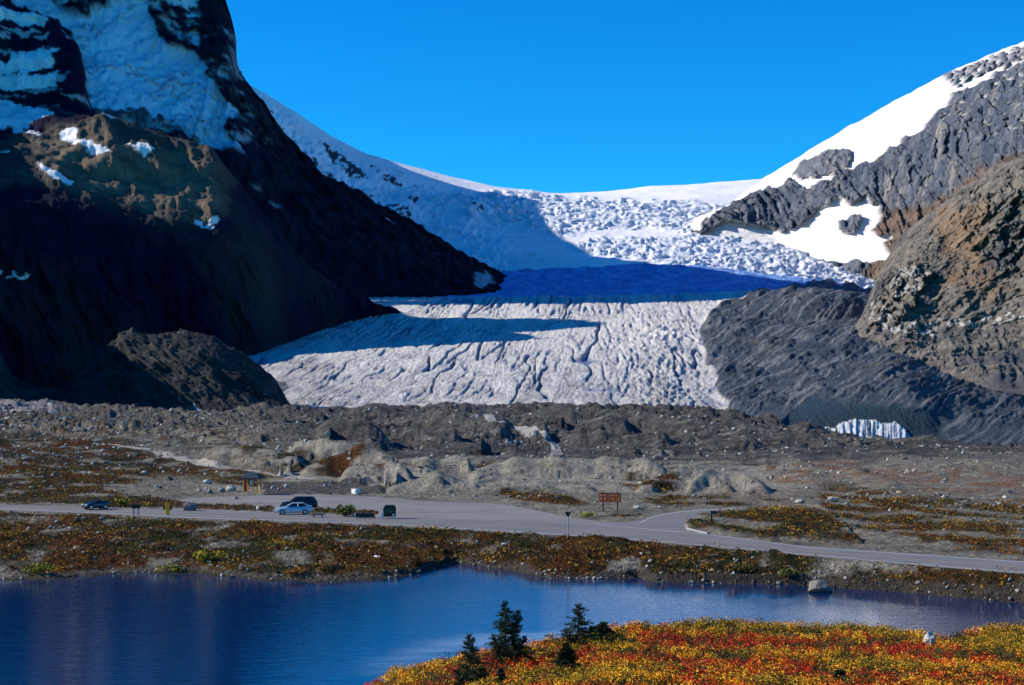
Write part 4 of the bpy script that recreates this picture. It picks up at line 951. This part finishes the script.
gb_(376, 558, 12, 3, 60, (.55, .54, .52), 'flat white stone lying on the dark heath of the far bank')
gb_(637, 509, 8, 4, 61, (.42, .40, .36), 'light boulder at the foot of the slope right of the brown sign')
gb_(833, 502, 12, 6, 62, (.40, .36, .31), 'tan boulder beyond the far end of the side road')
gb_(800, 503, 10, 5, 63, (.38, .35, .31), 'squat boulder where the side road leaves the lot')
gb_(144, 474, 7, 4, 64, (.42, .40, .37), 'pale boulder alone on the rust coloured heath')
gb_(286, 487, 6, 5, 65, (.48, .45, .40), 'cream boulder on top of the dark gravel bank right of the kiosk')
x_, y_, z_ = bhit(930, 648)
boulder((x_, y_, z_), .46, .62, .4, 66, (.5, .48, .44), 'upright white stone among the orange shrubs of the near bank', sink=.05)

# ================================================================== box helpers for built things
def boxes(name, lst, mat, parent=None, bev=0.0):
    bm = bmesh.new()
    for (cx_, cy_, cz_, sx, sy, sz_, *r) in lst:
        mt = Matrix.Translation((cx_, cy_, cz_))
        if r: mt = mt @ Matrix.Rotation(r[0], 4, r[1] if len(r) > 1 else 'Z')
        mt = mt @ Matrix.Diagonal((sx, sy, sz_, 1))
        bmesh.ops.create_cube(bm, size=1, matrix=mt)
    if bev: bmesh.ops.bevel(bm, geom=bm.edges[:], offset=bev, segments=1, affect='EDGES')
    me = bpy.data.meshes.new(name); bm.to_mesh(me); bm.free(); return finish(name, me, mat, parent)
def cyl(name, p0, p1, r0, r1, mat, parent=None, n=12):
    bm = bmesh.new(); a = Vector(p0); b = Vector(p1); d_ = b-a
    mt = Matrix.Translation((a+b)/2) @ d_.to_track_quat('Z', 'Y').to_matrix().to_4x4()
    bmesh.ops.create_cone(bm, cap_ends=True, segments=n, radius1=r0, radius2=r1, depth=d_.length, matrix=mt)
    me = bpy.data.meshes.new(name); bm.to_mesh(me); bm.free(); return finish(name, me, mat, parent)
def prism(name, pts, y0, y1, mat, parent=None):
    """outline in x,z extruded along y"""
    n = len(pts); bm = bmesh.new()
    A = [bm.verts.new((x, y0, z)) for x, z in pts]; B = [bm.verts.new((x, y1, z)) for x, z in pts]
    bm.faces.new(A); bm.faces.new(B[::-1])
    for i in range(n): bm.faces.new((A[i], B[i], B[(i+1) % n], A[(i+1) % n]))
    bmesh.ops.recalc_face_normals(bm, faces=bm.faces)
    me = bpy.data.meshes.new(name); bm.to_mesh(me); bm.free(); return finish(name, me, mat, parent)
def thing(name, label, cat, loc, rz=0, group=None):
    o = bpy.data.objects.new(name, None); COL.objects.link(o); o.location = loc; o.rotation_euler = (0, 0, rz)
    return tag(o, label, cat, group)

# ================================================================== VEHICLES
glass = plain('car_glass', (.01, .015, .02), .08, .6); tyre = plain('tyre_rubber', (.012, .012, .012), .85); rimm = plain('rim_metal', (.45, .45, .47), .35, .5, .8)
blackp = plain('black_plastic', (.015, .015, .015), .6); lampw = plain('headlight_glass', (.75, .75, .72), .15, .6); lampr = plain('taillight_glass', (.35, .01, .01), .25, .6)
def paintm(name, c):
    m = M(name, .28, .5); m.b.inputs['Coat Weight'].default_value = .6; m.b.inputs['Coat Roughness'].default_value = .08
    m.b.inputs['Metallic'].default_value = .35
    m.color(m.mix(tuple(x*.9 for x in c), tuple(min(1, x*1.08) for x in c), m.noise(3, 3))); return m.m
def car(label, loc, rz, col, L=4.6, Wd=1.8, H=1.45, suv=False, nm='parked_car', group='cars by the road'):
    """front toward -x"""
    t = thing(nm, label, 'car', loc, rz, group); pm = paintm('car_paint', col); h = Wd/2
    # body shell: stations along x: (x, bottom z, belt z, half width)
    st_ = [(-L/2, .38, .62, h*.72), (-L/2+.12, .26, .74, h*.88), (-L/2+.5, .22, .84, h*.97), (-L*.2, .2, .95, h), (0, .2, .98, h), (L*.25, .2, 1.0, h), (L/2-.45, .24, 1.02, h*.97), (L/2-.1, .3, .98, h*.88), (L/2, .42, .86, h*.76)]
    if suv: st_ = [(x, b, z*1.12, w) for x, b, z, w in st_]
    V_ = []; 
    for x, b, z, w in st_:
        V_ += [(x, -w*.9, b), (x, -w, b+.14), (x, -w*1.0, (b+z)/2+.05), (x, -w*.93, z-.04), (x, -w*.8, z), (x, 0, z+.03), (x, w*.8, z), (x, w*.93, z-.04), (x, w, (b+z)/2+.05), (x, w, b+.14), (x, w*.9, b)]
    k_ = 11; Fq = []
    for i in range(len(st_)-1):
        for j in range(k_): Fq.append((i*k_+j, i*k_+(j+1) % k_, (i+1)*k_+(j+1) % k_, (i+1)*k_+j))
    bm = bmesh.new(); vs = [bm.verts.new(p) for p in V_]
    for q_ in Fq: bm.faces.new([vs[a] for a in q_])
    bm.faces.new(vs[:k_]); bm.faces.new(vs[-k_:][::-1]); bmesh.ops.recalc_face_normals(bm, faces=bm.faces)
    me = bpy.data.meshes.new('body'); bm.to_mesh(me); bm.free(); me.polygons.foreach_set('use_smooth', [True]*len(me.polygons)); finish('body', me, pm, t)
    # cabin: glass frustum and a painted roof over it
    zb = 1.0*(1.12 if suv else 1)-.03; xa, xb_, xc_, xd = (-L*.20, -L*.03, L*.24, L*.40) if not suv else (-L*.22, -L*.09, L*.38, L*.46)
    hb, ht = h*.90, h*.72; zt = H-.05
    def frust(name, pr, mat):
        bm = bmesh.new(); vs = [bm.verts.new(p) for p in pr]
        for q_ in ((0,1,2,3),(7,6,5,4),(0,4,5,1),(1,5,6,2),(2,6,7,3),(3,7,4,0)): bm.faces.new([vs[a] for a in q_])
        bmesh.ops.recalc_face_normals(bm, faces=bm.faces); bmesh.ops.bevel(bm, geom=bm.edges[:], offset=.03, segments=2, affect='EDGES')
        me = bpy.data.meshes.new(name); bm.to_mesh(me); bm.free(); return finish(name, me, mat, t)
    frust('window', [(xa,-hb,zb),(xd,-hb,zb),(xd,hb,zb),(xa,hb,zb),(xb_,-ht,zt),(xc_,-ht,zt),(xc_,ht,zt),(xb_,ht,zt)], glass)
    frust('roof', [(xb_-.08,-ht-.04,zt-.03),(xc_+.08,-ht-.04,zt-.03),(xc_+.08,ht+.04,zt-.03),(xb_-.08,ht+.04,zt-.03),(xb_+.05,-ht+.1,H),(xc_-.05,-ht+.1,H),(xc_-.05,ht-.1,H),(xb_+.05,ht-.1,H)], pm)
    for sy in (-1, 1):   # pillars
        for xx, xt in ((xa, xb_), (xd, xc_), ((xa+xd)/2, (xb_+xc_)/2)):
            cyl('pillar', (xx, sy*(hb+.01), zb), (xt, sy*(ht+.02), zt), .045, .04, pm, t, 6)
        for xx in (-L*.31, L*.29):
            w = cyl('wheel', (xx, sy*(h-.22), .32), (xx, sy*(h+.01), .32), .33, .33, tyre, t, 20)
            cyl('rim', (xx, sy*(h+.0), .32), (xx, sy*(h+.02), .32), .2, .19, rimm, w, 14)
        boxes('headlight', [(-L/2+.10, sy*h*.66, .66*(1.1 if suv else 1), .16, .36, .14)], lampw, t, .02)
        boxes('taillight', [(L/2-.06, sy*h*.66, .86*(1.1 if suv else 1), .12, .3, .16)], lampr, t, .02)
        boxes('mirror', [(xa+.25, sy*(h+.10), zb+.08, .12, .2, .13)], pm, t, .02)
    boxes('bumper', [(-L/2+.03, 0, .36, .14, Wd*.78, .16)], blackp, t, .02)
    return t
x_, y_ = onz(294, 514.2, ROADZ)
car('silver blue sedan parked in front, nose toward the left', (x_, y_, ROADZ+.01), math.radians(8), (.42, .52, .62), 4.5, 1.8, 1.42)
x_, y_ = onz(299, 509.5, ROADZ)
car('dark car parked just behind the silver blue sedan', (x_, y_, ROADZ+.01), math.radians(5), (.012, .014, .018), 4.7, 1.85, 1.62, True)
x_, y_ = onz(96, 509.5, ROADZ)
car('dark blue car driving on the highway far left, light nose', (x_, y_, ROADZ+.02), math.radians(38), (.02, .035, .06), 3.2, 1.7, 1.15)

# ================================================================== WOODEN KIOSK
orangew = plain('orange_wood', (.72, .28, .05), .7, .2); redw = plain('red_panel', (.34, .06, .03), .7); roofb = plain('roof_shingle', (.02, .035, .055), .6, .3); posterw = plain('poster_paper', (.55, .55, .5), .7); footc = plain('post_footing', (.5, .48, .44), .9)
x_, y_ = onz(252, 494.5, ROADZ)
t = thing('kiosk', 'open wooden information kiosk with dark roof at the back of the parking lot', 'kiosk', (x_, y_, ROADZ), math.radians(-12)); t.scale = (1, 1, 1.18)
for px_, py_ in ((-1.05, -.6), (-.45, -.6), (.45, -.6), (1.05, -.6), (-1.05, .8), (1.05, .8)):
    w = boxes('post', [(px_, py_, 1.0, .15, .15, 2.0)], orangew, t); boxes('footing', [(px_, py_, .08, .24, .24, .16)], footc, w)
boxes('panel', [(-.75, -.58, 1.15, .46, .06, 1.6)], redw, t)
w = boxes('board', [(.15, -.55, 1.45, .66, .05, .95)], redw, t); boxes('poster', [(.12, -.585, 1.48, .34, .02, .7)], posterw, w)
w = boxes('board', [(.75, -.55, 1.45, .46, .05, .9)], redw, t); boxes('poster', [(.78, -.585, 1.55, .2, .02, .3)], posterw, w)
bm = bmesh.new(); rv = [bm.verts.new(p) for p in ((-1.5,-1.1,1.95),(1.5,-1.1,1.95),(1.5,1.3,1.95),(-1.5,1.3,1.95),(-1.55,-1.15,2.07),(1.55,-1.15,2.07),(1.55,1.35,2.07),(-1.55,1.35,2.07),(-.5,.1,2.75),(.5,.1,2.75))]
for q_ in ((3,2,1,0),(0,1,5,4),(1,2,6,5),(2,3,7,6),(3,0,4,7),(4,5,9,8),(5,6,9),(6,7,8,9),(7,4,8)): bm.faces.new([rv[a] for a in q_])
bmesh.ops.recalc_face_normals(bm, faces=bm.faces); me = bpy.data.meshes.new('roof'); bm.to_mesh(me); bm.free(); finish('roof', me, roofb, t)

# ================================================================== BROWN SIGN BOARD
brown = plain('brown_board', (.20, .045, .02), .6, .3); dpost = plain('dark_post', (.03, .028, .025), .8); cream = plain('cream_lettering', (.4, .3, .22), .6)
x_, y_, z_ = hit(610, 512)
t = thing('sign_board', 'wide brown sign board on two dark posts below the grey mounds', 'sign', (x_, y_, z_), -0.3)
k_ = y_/F
for dx_ in (-7.4, 7.4): boxes('post', [(dx_*k_, .1, 9.5*k_, .13, .13, 19*k_+.4)], dpost, t)
w = boxes('board', [(0, 0, 14.6*k_, 22.5*k_, .10, 9*k_)], brown, t)
for zz_ in (19.0*k_-.02, 10.2*k_): boxes('trim', [(0, -.06, zz_, 22.5*k_, .03, .05)], plain('board_edge', (.12, .03, .015), .6), w)
lr = random.Random(4); LETM = plain('faded_lettering', (.42, .18, .10), .6)
for row in (0, 1):   # illegible blocks of lettering as in the photograph
    xx = -9.4*k_
    while xx < 9*k_:
        wd = lr.uniform(.10, .3); 
        if lr.random() < .42: boxes('lettering', [(xx+wd/2, -.066, (16.6-row*3.6)*k_, wd, .02, .16)], LETM, w)
        xx += wd+.12
for zz_ in (16.6, 13.2): boxes('symbol', [(-9.2*k_, -.07, zz_*k_, .16, .02, .2)], cream, w)

# ================================================================== YIELD SIGN (seen from the back) on pale pole
greyp = plain('galvanised_pole', (.42, .42, .40), .5, .4, .3); backm = plain('sign_back', (.035, .02, .016), .5)
x_, y_, z_ = hit(568, 538)
k_ = y_/F
t = thing('road_sign', 'triangular road sign with point down on a pale pole beside the highway', 'sign', (x_, y_, z_), .2)
boxes('pole', [(0, .05, 11.5*k_, .10, .10, 23*k_)], greyp, t)
prism('plate', [(-.30, 26*k_), (.30, 26*k_), (.30, 25.4*k_), (0.03, 21*k_), (-.03, 21*k_), (-.30, 25.4*k_)], -.03, .0, backm, t)

# small dark signs on the traffic island
teal = plain('teal_board', (.02, .035, .035), .6)
x_, y_, z_ = hit(714, 521.5); k_ = y_/F
t = thing('island_sign', 'low dark cantilever sign at the tip of the traffic island', 'sign', (x_, y_, z_), 0)
boxes('post', [(-2.4*k_, 0, 5.5*k_, .16, .12, 11*k_)], teal, t); boxes('board', [(1.0*k_, -.01, 9.0*k_, 5.4*k_, .08, 2.6*k_)], teal, t)
x_, y_, z_ = hit(720, 518.5); k_ = y_/F
t = thing('marker_post', 'thin dark marker post right of the low island sign', 'post', (x_, y_, z_), 0)
boxes('pole', [(0, 0, 4.7*k_, .08, .08, 9.5*k_)], dpost, t); boxes('cap', [(0, 0, 9.6*k_, .12, .12, .1)], dpost, t)

# two-legged dark sign at the road, left
x_, y_, z_ = hit(136, 515.0); k_ = y_/F; bluep = plain('blue_grey_post', (.12, .17, .2), .6)
t = thing('small_sign', 'small dark board on two pale blue legs at the road edge', 'sign', (x_, y_, z_), 0)
for dx_ in (-2.2, 2.2): boxes('leg', [(dx_*k_, 0, 3.4*k_, .13, .1, 7*k_)], bluep, t)
boxes('board', [(0.0, 0, 8.6*k_, 8.5*k_, .1, 4.0*k_)], plain('dark_board', (.02, .02, .02), .7), t)
# orange construction barrel-like marker with red sides
x_, y_, z_ = hit(167.5, 516.0); k_ = y_/F
yel = plain('orange_yellow_panel', (.75, .34, .01), .6); redp = plain('dark_red_panel', (.22, .015, .01), .6)
t = thing('warning_sign', 'orange yellow warning panel with dark red side wings at the roadside', 'sign', (x_, y_, z_), 0)
boxes('panel', [(0, 0, 7.6*k_, 4.2*k_, .12, 11.5*k_)], yel, t, .02)
for dx_ in (-3.3, 3.3): boxes('wing', [(dx_*k_, .03, 8.3*k_, 2.3*k_, .08, 4.2*k_)], redp, t)
boxes('foot', [(0, 0, .9*k_, 2.4*k_, .25, 1.8*k_)], footc, t)

# ================================================================== BEAR-PROOF BIN SHELTER, LONG BENCH BOX, WHITE BOX
x_, y_, z_ = hit(389.5, 518.5); k_ = y_/F
darkm = plain('dark_metal', (.012, .014, .014), .5, .4)
t = thing('waste_bin', 'black hooded waste container between two pale legs on the lot edge', 'bin', (x_, y_, ROADZ), 0)
prism('body', [(-6*k_, 2*k_), (6.3*k_, 2*k_), (6.3*k_, 11*k_), (4.8*k_, 13.4*k_), (-4.0*k_, 13.6*k_), (-6*k_, 10.5*k_)], -.5, .5, darkm, t)
boxes('flap', [(0, -.53, 8.2*k_, 8*k_, .04, 3*k_)], plain('flap_metal', (.03, .035, .035), .35, .5), t)
for dx_, hh_ in ((-6.6, 6.0), (4.4, 5.0)): boxes('leg', [(dx_*k_, -.42, hh_/2*k_, 2.0*k_, .25, hh_*k_)], plain('pale_concrete', (.6, .57, .5), .85), t)
x_, y_, z_ = hit(365, 518.3); k_ = y_/F
t = thing('barrier_box', 'long low dark box with pale end posts beside the green bush', 'box', (x_, y_, ROADZ), math.radians(-3))
boxes('body', [(0, 0, 2.7*k_, 18*k_, .5, 3.8*k_)], plain('navy_metal', (.012, .02, .03), .5), t, .03)
for dx_ in (-9.8, 9.6): boxes('end_post', [(dx_*k_, 0, 2.7*k_, 1.1*k_, .3, 5.4*k_)], orangew if dx_ > 0 else plain('cream_post', (.6, .55, .42), .8), t)
boxes('lid', [(0, 0, 4.85*k_, 18.6*k_, .56, .5*k_)], darkm, t)
x_, y_, z_ = hit(318, 517.5)
t = thing('picnic_bench', 'low dark bench right of the parked cars', 'bench', (x_, y_, ROADZ), 0); k_ = y_/F
boxes('seat', [(0, 0, 2.9*k_, 11*k_, .5, .8*k_)], dpost, t)
for dx_ in (-4.2, 4.2): boxes('leg', [(dx_*k_, 0, 1.3*k_, .8*k_, .4, 2.6*k_)], dpost, t)
x_, y_, z_ = hit(355.5, 493.6); k_ = y_/F
t = thing('storage_box', 'small white box with grey lid at the back of the parking lot', 'box', (x_, y_, z_), -0.75)
boxes('body', [(0, 0, 2.4*k_, 7*k_, .7, 4.6*k_)], plain('white_panel', (.85, .85, .78), .6), t, .02); boxes('lid', [(0, 0, 4.9*k_, 7.6*k_, .8, .5*k_)], plain('grey_lid', (.4, .4, .4), .6), t)
boxes('vent', [(2.2*k_, -.36, 2.2*k_, 1.6*k_, .03, 2*k_)], darkm, t)

# ================================================================== CONIFERS AND BUSHES
bark = M('bark', .9, .1); bark.color(bark.mix((.035, .025, .02), (.09, .07, .055), bark.noise(14, 4))); bark.bump(bark.noise(40, 3, .6, 0, 1), .01, .8)
needle = M('needles', .7, .2); needle.color(needle.tone())
def conifer(pos, H, Wd, label, leaders=((0, 0, 1.0),), seed=0, lean=0, skirt=1.0, dens=1.0, nm='conifer_tree'):
    r_ = np.random.default_rng(seed); t = thing(nm, label, 'tree', pos, 0, 'stunted conifers on the near bank')
    Pn = []; Dn = []; Cn = []; bmv = bmesh.new()
    for (ox, oy, fr) in leaders:
        h = H*fr; base_ = np.array([ox*.35, oy, 0.]); top = np.array([ox+lean*h, oy, h])
        seg = 8
        for i in range(seg):
            a = base_+(top-base_)*(i/seg)**1.0; b = base_+(top-base_)*((i+1)/seg)
            d_ = Vector(b-a); mt = Matrix.Translation(Vector((a+b)/2)) @ d_.to_track_quat('Z', 'Y').to_matrix().to_4x4()
            bmesh.ops.create_cone(bmv, cap_ends=True, segments=7, radius1=.028*H*(1-i/seg)+.006, radius2=.028*H*(1-(i+1)/seg)+.005, depth=d_.length, matrix=mt)
        nbr = int(120*fr*dens)
        for i in range(nbr):
            tt = (i+r_.random())/nbr; tt = tt**.9; c = base_+(top-base_)*(.04+.95*tt)
            ln = Wd/2*fr*((1-tt)**.8*r_.choice([r_.uniform(.35, .7), r_.uniform(.8, 1.35)])*(skirt if tt < .3 else 1)) + .05
            az = r_.uniform(0, 2*np.pi); dirn = np.array([math.cos(az), math.sin(az), r_.uniform(-.25, .15)+.5*tt])
            tip = c+dirn*ln
            d_ = Vector(tip-c); mt = Matrix.Translation(Vector((c+tip)/2)) @ d_.to_track_quat('Z', 'Y').to_matrix().to_4x4()
            bmesh.ops.create_cone(bmv, cap_ends=False, segments=4, radius1=.007, radius2=.002, depth=d_.length, matrix=mt)
            m_ = max(14, int(ln*150)); s_ = r_.random(m_)**.7; droop = -.12*ln*s_**2
            side = np.array([-math.sin(az), math.cos(az), 0])
            off = r_.normal(size=m_)*.17*ln*(1.15-s_*.8)+r_.normal(size=m_)*.015
            p = c+np.outer(s_, dirn*ln)+np.outer(off, side); p[:, 2] += droop+r_.normal(size=m_)*.02+.02
            dv_ = dirn*.8+np.outer(np.sign(off), side)*.7+r_.normal(size=(m_, 3))*.35; dv_[:, 2] += .2
            Pn.append(p); Dn.append(dv_); Cn.append(np.array([(.018, .036, .014)])*r_.uniform(.5, 1.7, (m_, 1)) + (r_.random((m_, 1)) < .08)*np.array([(.03, .02, .0)]))
    me = bpy.data.meshes.new('trunk'); bmv.to_mesh(me); bmv.free(); finish('trunk', me, bark.m, t)
    P = np.concatenate(Pn); D = np.concatenate(Dn); Cc = np.concatenate(Cn); D /= np.linalg.norm(D, axis=1)[:, None]
    n = len(P); r2 = r_.normal(size=(n, 3)); sd_ = np.cross(D, r2); sd_ /= np.linalg.norm(sd_, axis=1)[:, None]
    L_ = r_.uniform(.05, .10, n)[:, None]; w_ = .010
    v = np.stack([P-sd_*w_, P+D*L_, P+sd_*w_, P-D*L_*.3], 1).reshape(-1, 3)
    raw_mesh('crown', v, np.arange(4*n).reshape(n, 4), needle.m, np.repeat(Cc, 4, 0), t)
    return t
def cb(px, py, **k): 
    x, y, z = bhit(px, py); return (x, y, z-.05), y
p, Yt = cb(505, 664); k_ = Yt/F
conifer(p, 64*k_, 40*k_, 'tallest dark conifer on the near bank, with two leaders', ((0, 0, 1.0), (13*k_, .1, .84), (-12*k_, .15, .42), (20*k_, -.1, .45)), 1, 0, 1.25, 1.3)
p, Yt = cb(470, 690); k_ = Yt/F
conifer(p, 56*k_, 36*k_, 'slender pointed conifer in front, left of the tallest one', ((0, 0, 1.0), (-14*k_, .05, .38), (13*k_, 0, .4)), 2, 0, 1.2, 1.1)
p, Yt = cb(577, 645); k_ = Yt/F
conifer(p, 42*k_, 46*k_, 'windswept ragged conifer on the bank edge by the water', ((0, 0, 1.0), (-12*k_, 0, .36), (14*k_, .1, .45)), 3, .06, 1.5, .8)
p, Yt = cb(566, 668); k_ = Yt/F
conifer(p, 26*k_, 24*k_, 'small dark conifer among the red shrubs', ((0, 0, 1.0), (6*k_, 0, .7), (-6*k_, 0, .6)), 4, 0, 1.2, .9)
p, Yt = cb(501, 690); k_ = Yt/F
conifer(p, 22*k_, 14*k_, 'tiny conifer sapling at the bottom edge between gold shrubs', ((0, 0, 1.0),), 5, 0, 1.1, 1.0)
p, Yt = cb(603, 638); k_ = Yt/F
conifer(p, 16*k_, 34*k_, 'lowest creeping conifer right of the windswept one', ((0, 0, 1.0), (6*k_, 0, .6)), 6, 0, 1.6, .8)
p, Yt = cb(840, 684); k_ = Yt/F
conifer(p, 15*k_, 18*k_, 'little dark conifer in the gold shrubs at the right', ((0, 0, 1.0),), 7, 0, 1.4, .9)

stemm = plain('twig_bark', (.06, .04, .03), .9)
def bush(px, py, w, h, tone, label, seed, fore=False):
    x, y, z = hit(px, py); k_ = y/F; t = thing('bush', label, 'bush', (x, y, z-.05), 0, 'bushes on the flats')
    r_ = np.random.default_rng(seed); n = 420; W_ = w*k_/2; H_ = h*k_
    nc_ = 9; cx_ = r_.uniform(-.7, .7, nc_)*W_; cy_ = r_.uniform(-.5, .5, nc_)*W_; cz_ = r_.uniform(.3, .75, nc_)*H_
    i_ = r_.integers(0, nc_, n); q_ = r_.normal(size=(n, 3)); q_ /= np.linalg.norm(q_, axis=1)[:, None]
    P = np.stack([cx_[i_], cy_[i_], cz_[i_]], 1)+q_*np.array([W_*.35, W_*.35, H_*.3]); P[:, 2] = np.clip(P[:, 2], .02, None)
    leaves('foliage', P, np.full(n, .2*h*k_+.05), np.array([tone])*r_.uniform(.5, 1.5, (n, 1)), 1.0, None, t, .5, False)
    bm = bmesh.new()
    for j in range(nc_):
        d_ = Vector((cx_[j], cy_[j], cz_[j])); mt = Matrix.Translation(d_/2) @ d_.to_track_quat('Z', 'Y').to_matrix().to_4x4()
        bmesh.ops.create_cone(bm, cap_ends=True, segments=5, radius1=.03, radius2=.012, depth=d_.length, matrix=mt)
    me = bpy.data.meshes.new('stem'); bm.to_mesh(me); bm.free(); finish('stem', me, stemm, t); return t
bush(345, 516.5, 20, 13, (.07, .09, .02), 'round green bush on the strip between road and parking lot', 21)
bush(122, 505, 15, 8, (.20, .20, .02), 'yellow green bush on the heath beyond the highway', 22)
bush(588, 517, 17, 5, (.30, .26, .02), 'low yellow bush on the gravel left below the brown sign', 23)
bush(788, 578, 26, 12, (.10, .11, .03), 'olive willow bush on the shore near the lake boulder', 24)
bush(210, 561, 34, 12, (.34, .27, .02), 'broad golden bush on the far bank, left of centre', 25)
bush(40, 574, 38, 11, (.22, .19, .02), 'long yellow green bush at the water on the far left', 26)
bush(740, 573, 30, 11, (.13, .09, .02), 'brown olive bush on the shore below the highway', 27)
bush(170, 571, 26, 8, (.18, .17, .02), 'flat green gold bush right at the far waterline', 28)
bush(300, 575, 30, 8, (.28, .12, .02), 'rust orange bush on the shore point of the far bank', 29)
